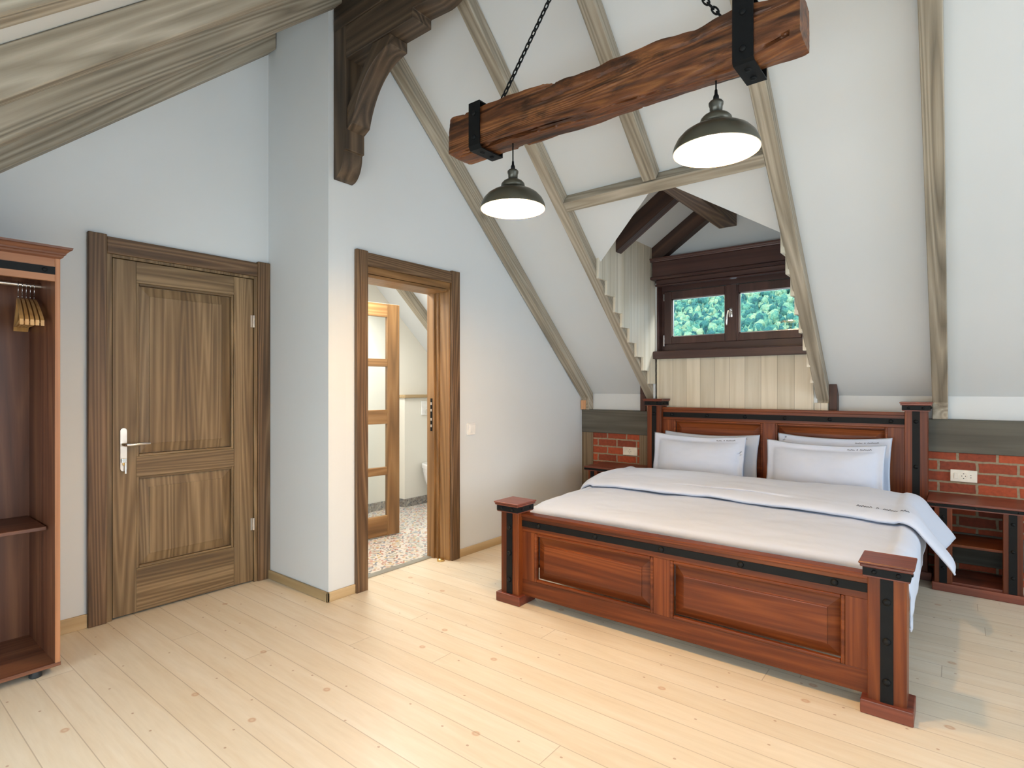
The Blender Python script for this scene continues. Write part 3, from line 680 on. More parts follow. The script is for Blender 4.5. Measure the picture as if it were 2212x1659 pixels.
# ------------------------------------------------------------------ panelled entrance door
def entrance_door():
    dr = E('door_1', (-3.7, 1.46, 0), 'closed brown wooden door with two raised panels', None, None, 'structure')
    for a0, a1 in ((.948, 1.035), (1.888, 1.974)):
        c1 = MB(); c1.box(-3.7, -3.672, a0, a1, 0, 2.15, .004); c1.build('door_casing', MAT['case_z'], dr)
    c1 = MB(); c1.box(-3.7, -3.675, 1.035, 1.888, 2.047, 2.14, .004); c1.build('head_casing', MAT['case_y'], dr)
    c1 = MB(); c1.box(-3.80, -3.684, 1.035, 1.061, 0, 2.047, .002); c1.box(-3.80, -3.684, 1.866, 1.888, 0, 2.047, .002); c1.box(-3.80, -3.684, 1.061, 1.866, 2.03, 2.047, .002)
    c1.build('door_jamb', MAT['door_z'], dr)
    XF = -3.690
    lf = MB()
    for y0, y1 in ((1.065, 1.182), (1.735, 1.862)): lf.box(XF-.04, XF, y0, y1, .012, 2.026, .002)
    leaf = lf.build('door_leaf', MAT['door_z'], dr)
    for z0, z1 in ((.012, .262), (.788, .905), (1.905, 2.026)):
        rl = MB(); rl.box(XF-.04, XF-.0005, 1.182, 1.735, z0, z1, .002); rl.build('rail', MAT['door_y'], leaf)
    for z0, z1 in ((.262, .788), (.905, 1.905)):
        q = MB()
        # inner moulding then raised field
        for (a0, a1, b0, b1) in ((1.182, 1.196, z0, z1), (1.721, 1.735, z0, z1), (1.196, 1.721, z0, z0+.014), (1.196, 1.721, z1-.014, z1)):
            if b1-b0 < .02: q = MB()
            q.box(XF-.03, XF-.004, a0, a1, b0, b1, .003)
            if b1-b0 < .02: q.build('panel_moulding', MAT['door_y'], leaf)
            else: q.build('panel_moulding', MAT['door_z'], leaf)
            q = MB()
        q.raised_x(1.198, 1.719, z0+.016, z1-.016, XF-.022, XF-.009, .052)
        q.build('panel', MAT['door_z'], leaf)
    h = MB()
    prof = [(1.099+.017*(1+math.cos(a)), 1.057+.017*math.sin(a)) for a in [math.pi*k/10 for k in range(11)]]
    prof += [(1.099+.017*(1+math.cos(a)), .845+.017*math.sin(a)) for a in [math.pi+math.pi*k/10 for k in range(11)]]
    h.prism(prof, 'x', XF, XF+.007, .001)
    h.cyl((XF+.006, 1.116, 1.06), .004, .003, 'x', 10)
    hp = h.build('handle_plate', MAT['nickel'], leaf, 'auto')
    h = MB(); h.tube([(XF+.006, 1.113, .981), (XF+.045, 1.113, .981), (XF+.055, 1.12, .981), (XF+.057, 1.14, .980), (XF+.056, 1.19, .982), (XF+.05, 1.235, .980)], [.010, .010, .010, .0095, .009, .006], 12)
    h.build('lever_handle', MAT['chrome'], leaf, 'auto')
    h = MB(); h.cyl((XF+.006, 1.116, .895), .009, .012, 'x', 16); h.box(XF+.006, XF+.016, 1.110, 1.122, .862, .895, .003); h.build('lock_cylinder', MAT['brass'], leaf, 'auto')
    h = MB(); h.box(XF+.016, XF+.019, 1.104, 1.128, .878, .902, .001); h.box(XF+.02, XF+.023, 1.118, 1.126, .815, .88, .001); h.build('key', MAT['chrome'], leaf)
    for z0, z1 in ((1.705, 1.785), (.35, .43)):
        h = MB(); h.cyl((XF+.006, 1.864, z0), .007, z1-z0, 'z', 12); h.box(XF-.001, XF+.002, 1.845, 1.862, z0, z1); h.build('hinge', MAT['nickel'], leaf, 'auto')
entrance_door()
# bathroom doorway
def bathroom_doorway():
    dr = E('door_2', (-3.08, 2.63, 0), 'open bathroom doorway in a brown wooden frame', None, None, 'structure')
    for a0, a1 in ((2.161, 2.249), (3.014, 3.10)):
        c1 = MB(); c1.box(-2.99, -2.962, a0, a1, 0, 2.182, .004); c1.build('door_casing', MAT['case_z'], dr)
    c1 = MB(); c1.box(-2.99, -2.966, 2.249, 3.014, 2.088, 2.174, .004); c1.build('head_casing', MAT['case_y'], dr)
    c1 = MB()
    c1.box(-3.19, -2.985, 2.235, 2.262, 0, 2.045, .003)
    c1.box(-3.09, -2.985, 3.004, 3.03, 0, 2.045, .003); c1.box(-3.12, -3.09, 2.992, 3.03, 0, 2.045, .003); c1.box(-3.195, -3.12, 2.976, 3.03, 0, 2.045, .003)
    c1.build('door_jamb', MAT['glz_z'], dr)
    c1 = MB(); c1.box(-3.19, -2.985, 2.262, 2.976, 2.018, 2.045, .003); c1.box(-3.05, -2.985, 2.249, 3.014, 2.035, 2.09, .003); c1.build('head_lining', MAT['glz_y'], dr)
    c1 = MB(); c1.box(-3.155, -3.135, 2.973, 2.977, .97, 1.22)
    sp = c1.build('strike_plate', MAT['iron'], dr)
    c1 = MB()
    for z in (1.0, 1.05, 1.12, 1.17): c1.box(-3.152, -3.138, 2.9715, 2.974, z, z+.02)
    c1.build('latch_slot', MAT['nickel'], sp)
    c1 = MB(); c1.box(-3.195, -3.14, 2.262, 2.976, 0, .008, .001); c1.build('threshold_strip', MAT['steel'], dr)
bathroom_doorway()
st = MB(); st.lathe([(.028, 0), (.028, .012), (.022, .018), (.006, .022)], (-3.035, 2.965, .002), 20)
tagp(st.build('door_stop', MAT['brass'], None, 'auto'), 'small brass floor door stop at the foot of the bathroom frame', 'door stop')
# glazed wooden door standing in the bathroom
def glazed_door():
    gd = E('door_3', (-3.94, 2.95, 0), 'wooden door with four clear glass panes inside the bathroom', None, None, 'structure')
    a = math.radians(82.55); L0, L1 = -.42, .336
    M = Matrix.Rotation(a - R90, 4, 'Z')
    f = MB(); y0, y1 = L0, L1
    f.box(-.02, .02, y1-.122, y1, .012, 2.035, .003); f.box(-.02, .02, y0, y0+.12, .012, 2.035, .003)
    rails = ((.012, .187), (.541, .61), (.987, 1.109), (1.485, 1.552), (1.918, 2.035))
    o = f.build('stile', MAT['glz_z'], None, origin=(0, 0, 0)); o.parent = gd; WL[o] = WL[gd]
    f = MB()
    for z0, z1 in rails: f.box(-.019, .019, y0+.12, y1-.122, z0, z1, .004)
    o2 = f.build('rail', MAT['glz_y'], None, origin=(0, 0, 0)); o2.parent = gd
    panes = []
    for (a0, b0), (a1, b1) in zip(rails, rails[1:]):
        f = MB(); f.box(-.003, .003, y0+.11, y1-.112, b0-.01, a1+.01); q = f.build('pane', MAT['glass'], None, origin=(0, 0, 0)); q.parent = gd; panes.append(q)
    for q in [o, o2]+panes: q.location = (0, 0, 0)
    gd.rotation_euler = (0, 0, a-R90)
glazed_door()
# toilet and flush plate
to = E('toilet', (-4.45, 4.43, .1), 'white wall-hung toilet half hidden by the doorway frame', 'toilet')
def bowl(u, v):
    a = 2*math.pi*u; r = 1
    cx, cy = -4.42, 4.365
    h = .42-v*.32
    k = 1-.55*v**1.6
    x = cx + .275*math.cos(a)*k - .02*v; y = cy + .185*math.sin(a)*(1-.42*v**1.5)
    x = max(x, -4.698)
    return (x, y, h)
q = MB().grid(bowl, 40, 14); q.lathe([(.01, .1), (.10, .1)], (-4.5, 4.365, 0), 24, 'z', False); q.build('bowl', MAT['ceramic'], to, True)
def lid(u, v):
    a = 2*math.pi*u; k = min(1, (1-v)*1.6)**.35 if v < 1 else 0
    return (max(-4.697, -4.42+.285*math.cos(a)*k), 4.365+.192*math.sin(a)*k, .42+.045*min(1, v*2.5))
q = MB().grid(lid, 40, 10); q.build('seat_lid', MAT['ceramic'], to, True)
fp = E('flush_plate', (-4.69, 4.41, 1.0), 'pale grey flush plate with two buttons above the toilet', 'flush plate')
q = MB(); q.box(-4.699, -4.685, 4.285, 4.525, .995, 1.152, .004); q.build('plate', MAT['white_plastic'], fp)
q = MB(); q.lathe([(.035, 0), (.035, .004)], (-4.686, 4.37, 1.03), 20, 'x'); q.build('flush_button', MAT['chrome'], fp)
# light switch on the bathroom wall
sw = E('light_switch', (-2.99, 3.245, .93), 'white light switch beside the bathroom doorway', 'light switch')
q = MB(); q.box(-2.99, -2.978, 3.200, 3.290, .932, 1.024, .003); q.build('switch_plate', MAT['white_plastic'], sw)
q = MB(); q.box(-2.979, -2.970, 3.222, 3.284, .95, 1.012, .003); q.build('rocker', MAT['white_plastic'], sw)
# sockets on the bricks
def socket(x0, x1, z0, z1, label, mods):
    so = E('wall_socket', ((x0+x1)/2, 4.925, z0), label, 'wall socket', 'white sockets on the brick wall')
    q = MB(); q.box(x0, x1, 4.914, 4.932, z0, z1, .003); q.build('cover_plate', MAT['ivory_plastic'], so)
    zc = (z0+z1)/2; fx = (x0+x1)/2
    q = MB(); q.lathe([(.022, 0), (.022, -.002), (.0185, -.002), (.0185, .0)], (fx, 4.914, zc), 24, 'y', False); q.build('socket_rim', MAT['ivory_plastic'], so)
    q = MB()
    for dx in (-.0095, .0095): q.lathe([(.0028, 0), (.0028, -.0015)], (fx+dx, 4.914, zc), 10, 'y')
    q.box(fx-.003, fx+.003, 4.9125, 4.915, zc-.019, zc-.013); q.box(fx-.003, fx+.003, 4.9125, 4.915, zc+.013, zc+.019)
    q.build('contact_hole', MAT['dark_slot'], so)
    if mods:
        q = MB(); q.box(x0+.02, x0+.043, 4.909, 4.915, zc-.02, zc+.02, .002); q.build('rocker', MAT['ivory_plastic'], so)
        q = MB()
        for dz in (-.008, .008): q.box(x1-.036, x1-.031, 4.9125, 4.915, zc+dz-.002, zc+dz+.002)
        q.build('data_port', MAT['dark_slot'], so)
socket(-2.526, -2.378, .653, .731, 'plain white socket above the bedside table near the wall corner', False)
socket(-.031, .113, .657, .738, 'wide white socket with a rocker above the near bedside table', True)

# ------------------------------------------------------------------ dark corbel bracket
br = E('corbel_bracket', (-2.99, 2.08, 2.577), 'dark carved timber bracket with a curved brace at the wall corner', 'bracket')
def arc(cx, cz, rx, rz, a0, a1, n=12): return [(cx+rx*math.cos(math.radians(a0+(a1-a0)*k/n)), cz+rz*math.sin(math.radians(a0+(a1-a0)*k/n))) for k in range(n+1)]
Y0, Y1 = 2.01, 2.146
p = [(-2.99, 3.62), (-2.99, 2.577)] + arc(-2.99, 2.73, .107, .153, -75, 0, 10) + [(-2.883, 2.733), (-2.864, 2.735), (-2.864, 3.62)]
q = MB(); q.prism(p, 'y', Y0, Y1, .003); q.build('wall_post', MAT['bracket_z'], br)
p = [(-2.864, 3.275), (-2.267, 3.275), (-2.267, 3.325), (-2.255, 3.325)] + arc(-2.12, 3.45, .17, .135, -88, 0, 10)[0:] + [(-1.95, 3.47), (-2.864, 3.47)]
q = MB(); q.prism(p, 'y', Y0, Y1, .003); q.build('corbel_beam', MAT['bracket_x'], br)
cv = []
for k in range(15):
    s_ = k/14; a = (-2.466, 3.216); b_ = (-2.81, 2.878); cc = (-2.72, 3.19)
    cv.append(((1-s_)**2*a[0]+2*s_*(1-s_)*cc[0]+s_*s_*b_[0], (1-s_)**2*a[1]+2*s_*(1-s_)*cc[1]+s_*s_*b_[1]))
p = [(-2.466, 3.275)] + cv + [(-2.864, 2.85), (-2.864, 2.98), (-2.62, 3.275)]
q = MB(); q.prism(p, 'y', Y0+.008, Y1, .003); q.build('curved_brace', MAT['bracket_d'], br)
q = MB(); q.box(-2.98, XE-.02, 2.005, 2.15, 3.472, 3.64, .005)
tagp(q.build('ridge_beam', MAT['bracket_x']), 'dark ridge beam resting on the carved corbel bracket', 'beam')

# ------------------------------------------------------------------ hanging beam light
XC = -1.19; YB = 2.1
hb = E('hanging_beam', (XC, YB, 2.43), 'rustic hewn wooden beam hung on two black chains with iron straps', 'beam')
tops = [(-2.01, 2.648), (-1.85, 2.648), (-1.72, 2.643), (-1.5, 2.636), (-1.335, 2.624), (-1.2, 2.609), (-1.1, 2.612), (-1.0, 2.61), (-.9, 2.618), (-.75, 2.60), (-.62, 2.622), (-.5, 2.606), (-.40, 2.60)]
def lerp(tab, x):
    for (a, va), (b, vb) in zip(tab, tab[1:]):
        if x <= b: return va+(vb-va)*max(0, (x-a))/(b-a)
    return tab[-1][1]
ZBF = [(-2.01, 2.479), (-1.7, 2.478), (-1.2, 2.455), (-.6, 2.432), (-.40, 2.47)]
def beam_pt(u, v):
    x = -2.01+1.61*u
    zt = lerp(tops, x)+.02; zf = lerp(ZBF, x); zr = 2.475-.012*u
    y0, y1 = 2.018, 2.178
    ring = [(y0, zf), (y0-.002, (zf+zt)/2), (y0+.012, zt-.006), ((y0+y1)/2, zt), (y1-.006, zt-.008), (y1, (zr+zt)/2), (y1-.004, zr), ((y0+y1)/2, min(zf, zr)-.003+.2*abs(zf-zr))]
    n = len(ring); t = v*n; i = int(t) % n; f = t-int(t)
    a, b = ring[i], ring[(i+1) % n]
    y = a[0]+(b[0]-a[0])*f; z = a[1]+(b[1]-a[1])*f
    q = Vector((x*3, y*7, z*7))
    dn = .009*noise.noise(q)+.007*noise.noise(q*3.1)+.004*noise.noise(Vector((x*9, y*40, z*40)))
    ck = abs(noise.noise(Vector((x*1.15+4, v*8*1.3, 3.3)))); ck = max(0, 1-ck/.055)*max(0, noise.noise(Vector((x*2.1, v*6, 8)))+.15)
    dn -= .16*ck*(1 if .02 < u < .98 else 0) - .006*noise.noise(Vector((x*14, y*90, z*90)))
    e = 1-.04*(max(0, (abs(u-.5)-.49))/.01)
    yc, zc = 2.098, 2.54
    return (x, yc+(y-yc)*e*(1+dn*6), zc+(z-zc)*e*(1+dn*6))
q = MB(); q.grid(beam_pt, 320, 96)
bmesh.ops.remove_doubles(q.b, verts=q.b.verts, dist=.0004)
bm_ = q.b; bnd = [e for e in bm_.edges if e.is_boundary]
bmesh.ops.holes_fill(bm_, edges=bnd, sides=0)
bmesh.ops.recalc_face_normals(bm_, faces=bm_.faces)
def cracks_material():
    m = MAT['rustic']; t = m.node_tree; n = t.nodes
    bs = n['Principled BSDF']; src = bs.inputs['Base Color'].links[0].from_socket
    tc = n.new('ShaderNodeTexCoord'); mp = n.new('ShaderNodeMapping'); mp.inputs['Scale'].default_value = (1.1, 6, 10); t.links.new(tc.outputs['Object'], mp.inputs[0])
    ns = n.new('ShaderNodeTexNoise'); ns.inputs['Scale'].default_value = 2.4; ns.inputs['Detail'].default_value = 6; t.links.new(mp.outputs[0], ns.inputs[0])
    rp = n.new('ShaderNodeValToRGB'); rp.color_ramp.elements[0].position = .36; rp.color_ramp.elements[0].color = (.10, .07, .05, 1); rp.color_ramp.elements[1].position = .50; rp.color_ramp.elements[1].color = (1, 1, 1, 1); t.links.new(ns.outputs['Fac'], rp.inputs[0])
    m2 = n.new('ShaderNodeMapping'); m2.inputs['Scale'].default_value = (1.6, 3.4, 4.2); m2.inputs['Location'].default_value = (3.1, .7, 2.2); t.links.new(tc.outputs['Object'], m2.inputs[0])
    s2 = n.new('ShaderNodeTexNoise'); s2.inputs['Scale'].default_value = 1.9; s2.inputs['Detail'].default_value = 9; s2.inputs['Roughness'].default_value = .75; t.links.new(m2.outputs[0], s2.inputs[0])
    r2 = n.new('ShaderNodeValToRGB'); r2.color_ramp.elements[0].position = .36; r2.color_ramp.elements[0].color = (.06, .045, .035, 1); r2.color_ramp.elements[1].position = .46; r2.color_ramp.elements[1].color = (1, 1, 1, 1); t.links.new(s2.outputs['Fac'], r2.inputs[0])
    m3 = n.new('ShaderNodeMix'); m3.data_type = 'RGBA'; m3.blend_type = 'MULTIPLY'; m3.inputs[0].default_value = .85; t.links.new(rp.outputs[0], m3.inputs[6]); t.links.new(r2.outputs[0], m3.inputs[7]); rp = None
    mx = n.new('ShaderNodeMix'); mx.data_type = 'RGBA'; mx.blend_type = 'MULTIPLY'; mx.inputs[0].default_value = .9
    t.links.new(src, mx.inputs[6]); t.links.new(m3.outputs[2], mx.inputs[7]); t.links.new(mx.outputs[2], bs.inputs['Base Color'])
cracks_material()
q.build('hewn_beam', MAT['rustic'], hb, 'auto', ang=40)
for x0, x1 in ((-1.862, -1.792), (-.612, -.542)):
    xm = (x0+x1)/2; zt = lerp(tops, xm)+.032; zf = lerp(ZBF, xm)
    y0, y1 = 2.008, 2.186; zb = min(zf, 2.468)-.012
    pts = [(y0, zt), (y0, zf-.004), (y0+.012, zb), (y1, zb+.004), (y1, zt)]
    s = MB()
    def strip(pp, th):
        inn = [(y+ (th if y < 2.05 else (-th if y > 2.15 else 0)), z + (th if z < 2.5 else 0)) for y, z in pp]
        for (a, b, c_, d_) in zip(pp, pp[1:], inn, inn[1:]):
            s.prism([a, b, d_, c_], 'x', x0, x1)
    strip(pts, .005)
    s.box(x0, x1, y0, y1, zt-.001, zt+.005)
    sr = s.build('iron_strap', MAT['iron'], hb)
    for z in (zt-.05, zf+.035):
        s = MB(); s.dome((xm, y0, z), .012, .008, 'y', -1); s.build('bolt', MAT['iron'], sr, True)
    for y in (2.07, 2.14):
        s = MB(); s.dome((xm, y, zb+.003), .012, .008, 'z', -1); s.build('bolt', MAT['iron'], sr, True)
    # eye and chain up to the hook at the ridge
    sg = 1 if xm < XC else -1
    P0 = Vector((xm+sg*.10, YB, zt+.02)); P1 = Vector((XC, YB, 3.40))
    s = MB(); s.tube([(xm+sg*.02, YB, zt+.006), (xm+sg*.06, YB, zt+.012), (xm+sg*.10, YB, zt+.018)], .006, 8)
    ch = s.build('chain', MAT['iron'], hb, True)
    dirv = (P1-P0); L = dirv.length; dirv.normalize(); nl = int(L/.030); side = dirv.cross(Vector((0, 1, 0))).normalized(); other = Vector((0, 1, 0))
    for k in range(nl):
        cpt = P0 + dirv*(.030*k+.012); ax2 = side if k % 2 else other
        loop = []
        for m_ in range(14):
            a = 2*math.pi*m_/14; loop.append(cpt + dirv*(.0205*math.cos(a)) + ax2*(.0085*math.sin(a)))
        s = MB(); s.tube(loop, .0036, 6, True); s.build('chain_link', MAT['iron'], ch, True)
s = MB(); s.tube([(XC+.02*math.cos(a), YB, 3.42+.022*math.sin(a)) for a in [2*math.pi*k/16 for k in range(16)]], .005, 8, True); s.tube([(XC, YB, 3.44), (XC, YB, 3.48)], .006, 8)
s.build('ceiling_hook', MAT['iron'], hb, True)

# ------------------------------------------------------------------ pendant lamps
def pendant(x, zr, zbeam, label):
    r = E('pendant_lamp', (x, YB, zr), label, 'pendant lamp', 'two enamel pendant lamps on the hanging beam')
    c0 = (x, YB, zr)
    out = [(.155, 0), (.1555, .006), (.151, .024), (.140, .046), (.122, .066), (.100, .080), (.075, .089), (.058, .094), (.050, .099)]
    inn = [(r_-.003, h-.001) for r_, h in out]
    s = MB(); s.lathe(out, c0, 56, 'z', False); s.build('lamp_shade', MAT['shade_out'], r, True)
    s = MB(); s.lathe(inn, c0, 56, 'z', False); s.lathe([(.155, 0), (.152, -.001)], c0, 56, 'z', False); s.build('shade_lining', MAT['shade_in'], r, True)
    s = MB(); s.lathe([(.047, .097), (.054, .103), (.057, .112), (.055, .121), (.046, .131), (.034, .138), (.025, .142)], c0, 40); s.build('shade_neck', MAT['shade_out'], r, True)
    s = MB(); s.lathe([(.022, .140), (.023, .165), (.026, .172), (.0265, .180), (.022, .186), (.012, .190)], c0, 28); s.build('socket', MAT['socket'], r, True)
    s = MB(); s.lathe([(.011, .188), (.010, .205), (.006, .212), (.005, .228)], c0, 16); s.build('cable_grip', MAT['iron'], r, True)
    s = MB(); s.tube([(x, YB, zr+.226), (x, YB, zbeam)], .0032, 8); s.build('cable', MAT['iron'], r, True)
    s = MB(); s.lathe([(.004, -.0)]+[(.048*math.sin(a), .048-.048*math.cos(a)) for a in [math.pi*k/14 for k in range(1, 13)]]+[(.014, .10)], (x, YB, zr+.004), 28); s.build('light_bulb', MAT['bulb'], r, True)
pendant(-1.659, 2.154, 2.478, 'pendant lamp with an olive dome shade nearer the bathroom doorway')
pendant(-.698, 2.178, 2.46, 'pendant lamp with an olive dome shade in front of the dormer trimmer')

# ------------------------------------------------------------------ bed
bed = E('bed', (-1.167, 3.7, 0), 'wide reddish-brown wooden bed with black iron straps and rivets', 'bed')
BX0, BX1 = -2.185, -.149
def post(x0, x1, y0, y1, h, cz, name, rz):
    s = MB(); s.box(x0, x1, y0, y1, .05, h, .004); po = s.build(name, MAT['red_z'], bed)
    xm = (x0+x1)/2; ym = (y0+y1)/2
    s = MB(); s.box(x0-.023, x1+.023, y0-.023, y1+.02, 0, .056, .004); s.build('plinth', MAT['cap_x'], po)
    s = MB(); s.box(x0-.014, x1+.014, y0-.026, y1+.014, h, h+.034, .001); s.build('iron_band', MAT['iron'], po)
    s = MB(); s.box(x0-.012, x1+.012, y0-.024, y1+.012, h-.006, h, .001)
    s.prism([(x0-.022, y0-.036), (x1+.022, y0-.036), (x1+.022, y1+.022), (x0-.022, y1+.022)], 'z', h+.034, h+.047, .003)
    s.prism([(x0-.027, y0-.041), (x1+.027, y0-.041), (x1+.027, y1+.027), (x0-.027, y1+.027)], 'z', h+.046, h+.056, .003); s.build('post_cap', MAT['cap_x'], po)
    s = MB(); s.box(xm-.0215, xm+.0215, y0-.004, y0+.002, .056, h-.006); s.build('iron_strap', MAT['iron'], po)
    for z in rz:
        s = MB(); s.dome((xm, y0-.004, z), .0145, .012, 'y', -1); s.build('rivet', MAT['iron'], po, True)
    for dx in (-.04, .04):
        s = MB(); s.dome((xm+dx, y0-.026, h+.017), .009, .007, 'y', -1); s.build('rivet', MAT['iron'], po, True)
        s = MB(); s.dome((x1+.014, ym+dx, h+.017), .009, .007, 'x', 1); s.build('rivet', MAT['iron'], po, True)
for x0, x1 in ((BX0, BX0+.133), (BX1-.13, BX1)):
    post(x0, x1, 2.65, 2.772, .555, 0, 'foot_post', (.14, .30, .455))
for x0, x1 in ((BX0, BX0+.133), (BX1-.13, BX1)):
    post(x0, x1, 4.722, 4.845, 1.147, 0, 'head_post', (.45, .76, 1.07))
def board(name, y, z0, z1, zs0, zs1, px, pz0, pz1, riv, th=.045):
    xa, xb = BX0+.13, BX1-.127
    s = MB(); s.box(xa, xb, y+.002, y+th, z1-.105 if name == 'footboard' else z1-.11, z1-.02); 
    s.box(xa, xb, y-.012, y+th+.01, z1-.022, z1, .004)
    s.box(xa, xb, y, y+th, z0, pz0, .002); s.box(xa, xb, y, y+th, pz1, z1-.02, .002)
    bo = s.build(name, MAT['red_x'], bed)
    s = MB()
    xs = [xa]+[v for p_ in px for v in p_]+[xb]
    for k in range(0, len(xs), 2):
        s = MB(); s.box(xs[k], xs[k+1], y+.0008, y+th, pz0, pz1, .001); s.build('stile', MAT['red_z'], bo)
    for p0, p1 in px:
        s = MB()
        m = .016
        for (a0, a1, b0, b1) in ((p0, p0+m, pz0, pz1), (p1-m, p1, pz0, pz1), (p0+m, p1-m, pz0, pz0+m), (p0+m, p1-m, pz1-m, pz1)):
            s.box(a0, a1, y-.004, y+.02, a0*0+b0, b1, .005)
        s.raised_y(p0+m, p1-m, pz0+m, pz1-m, y+.030, y+.004, .05)
        s.build('raised_panel', MAT['red_x'], bo)
    s = MB(); s.box(xa, xb, y-.005, y+.002, zs0, zs1); s.build('iron_strap', MAT['iron'], bo)
    for x in riv:
        s = MB(); s.dome((x, y-.005, (zs0+zs1)/2), .0145, .012, 'y', -1); s.build('rivet', MAT['iron'], bo, True)
board('footboard', 2.69, .052, .543, .466, .502, ((-1.962, -1.212), (-1.122, -.362)), .148, .436, (-1.93, -1.55, -1.167, -.78, -.40))
board('headboard', 4.768, .30, 1.129, 1.044, 1.085, ((-1.955, -1.215), (-1.12, -.38)), .56, 1.02, (-1.97, -1.66, -1.35, -1.05, -.74, -.36))
s = MB(); s.box(-2.145, -2.105, 2.77, 4.725, .14, .40, .004); s.build('side_rail', MAT['red_y'], bed)
s = MB(); s.box(-.23, -.19, 2.77, 4.725, .14, .40, .004); s.build('side_rail', MAT['red_y'], bed)
s = MB()
for k in range(9): s.box(-2.105, -.23, 2.86+k*.215, 2.94+k*.215, .19, .21)
s.build('slat_base', MAT['skirt_x'], bed)
# mattress
m = MB(); m.box(-2.10, -.235, 2.79, 4.72, .21, .478, .05, 4)
tagp(m.build('mattress', MAT['sheet'], None, True), 'thick white mattress showing as a strip behind the footboard', 'mattress')

# ------------------------------------------------------------------ duvet
def profile_pts():
    P = [(2.955, .484), (2.90, .488), (2.875, .503), (2.885, .528), (2.93, .542), (3.1, .553), (3.4, .566), (3.62, .574), (3.9, .578), (4.15, .582), (4.26, .588), (4.305, .605), (4.29, .63), (4.22, .648), (4.05, .656), (3.85, .652), (3.68, .640), (3.59, .622), (3.56, .602), (3.575, .588), (3.62, .584)]
    out = []
    for i in range(len(P)-1):
        p0 = P[max(0, i-1)]; p1 = P[i]; p2 = P[i+1]; p3 = P[min(len(P)-1, i+2)]
        n = 5
        for k in range(n):
            t = k/n
            out.append(tuple(.5*((2*p1[d])+(-p0[d]+p2[d])*t+(2*p0[d]-5*p1[d]+4*p2[d]-p3[d])*t*t+(-p0[d]+3*p1[d]-3*p2[d]+p3[d])*t**3) for d in (0, 1)))
    out.append(P[-1]); return out
PP = profile_pts(); NP = len(PP)
def duvet_pt(u, v):
    fi = v*(NP-1); i = min(int(fi), NP-2); f = fi-i
    y = PP[i][0]+(PP[i+1][0]-PP[i][0])*f; z = PP[i][1]+(PP[i+1][1]-PP[i][1])*f
    top = max(0., min(1., (v-.55)/.1))          # the folded-back layer
    hw = .93+.07*0
    s_ = (u*2-1)*(1.20+.06*top)                 # arc coordinate across the bed
    sgn = 1 if s_ > 0 else -1; a = abs(s_); r = .09
    ang_max = R90*(.98 if sgn < 0 else (1-.36*top))
    xx, dz = a, 0.
    if a > hw:
        q = (a-hw)/r
        if q < ang_max: xx = hw+r*math.sin(q); dz = -r*(1-math.cos(q))
        else:
            rest = (q-ang_max)*r
            xx = hw+r*math.sin(ang_max)+rest*math.cos(ang_max); dz = -r*(1-math.cos(ang_max))-rest*math.sin(ang_max)
    x = -1.165+sgn*xx
    # gentle sag, wrinkles
    w = .010*noise.noise(Vector((x*2.2, y*3.1, .3)))+.006*noise.noise(Vector((x*4.5+7, y*9, 1.7+top)))+.0035*noise.noise(Vector((x*10, y*22, 2.1)))
    fade = max(0, min(1, (y-2.9)/.15))
    edge = max(0, min(1, (1.0-a)/.25))
    z2 = z+dz*1.0 + w*(.4+.6*fade) - .012*(1-edge)*(a < hw) + .01*(1-(s_/1.2)**2)
    if a > hw:
        x += .02*noise.noise(Vector((y*5, sgn*3, top*2))); 
        if top > .3 and sgn > 0:      # flange that swings out at the corner
            kk = min(1, (a-hw)/.3); x += .03*kk*math.sin(y*9+1.0); z2 += .025*kk*math.sin(y*9+.2)
    y2 = y + .012*noise.noise(Vector((x*1.7, v*3, 5))) + (.05*noise.noise(Vector((x*1.3, 2.2, 9))) if v > .8 else 0)
    return (x, y2, z2)
dv = E('duvet', (-1.165, 3.6, .48), 'white duvet with its top edge folded back towards the foot', 'duvet')
q = MB(); q.grid(duvet_pt, 130, 150); dob = q.build('duvet_cover', MAT['linen'], dv, True)
md = dob.modifiers.new('thickness', 'SOLIDIFY'); md.thickness = .006; md.offset = 0

def script_marks(pfun, L, hgt, seed, r=.0014):
    """a short line of unreadable embroidered handwriting; pfun maps (along, up) to a point"""
    rnd = random.Random(seed); q = MB(); x = 0.
    words_ = (.30, .05, .46)
    cur = 0.
    for wl in words_:
        n = max(1, int(wl*L/.010)); pts = []
        for k in range(n*6+1):
            s_ = k/6.; amp = .75*hgt*(.5+.5*((int(s_)*7919) % 5 in (0, 3)))
            pts.append(pfun(cur+wl*L*(k/(n*6.)), amp*(.5-.5*math.cos(2*math.pi*s_))*.8))
        q.tube(pts, r, 5); cur += wl*L+.08*L
    return q
# embroidery on the folded-back duvet
def on_duvet(a, b):
    # rows of the duvet surface near the far corner of the fold
    u = .79 + a*.46
    v = .815 - b*1.1
    p = duvet_pt(u, v); return (p[0], p[1], p[2]+.006)
q = script_marks(on_duvet, .21, .012, 3); q.build('embroidery', MAT['thread'], dv, True)

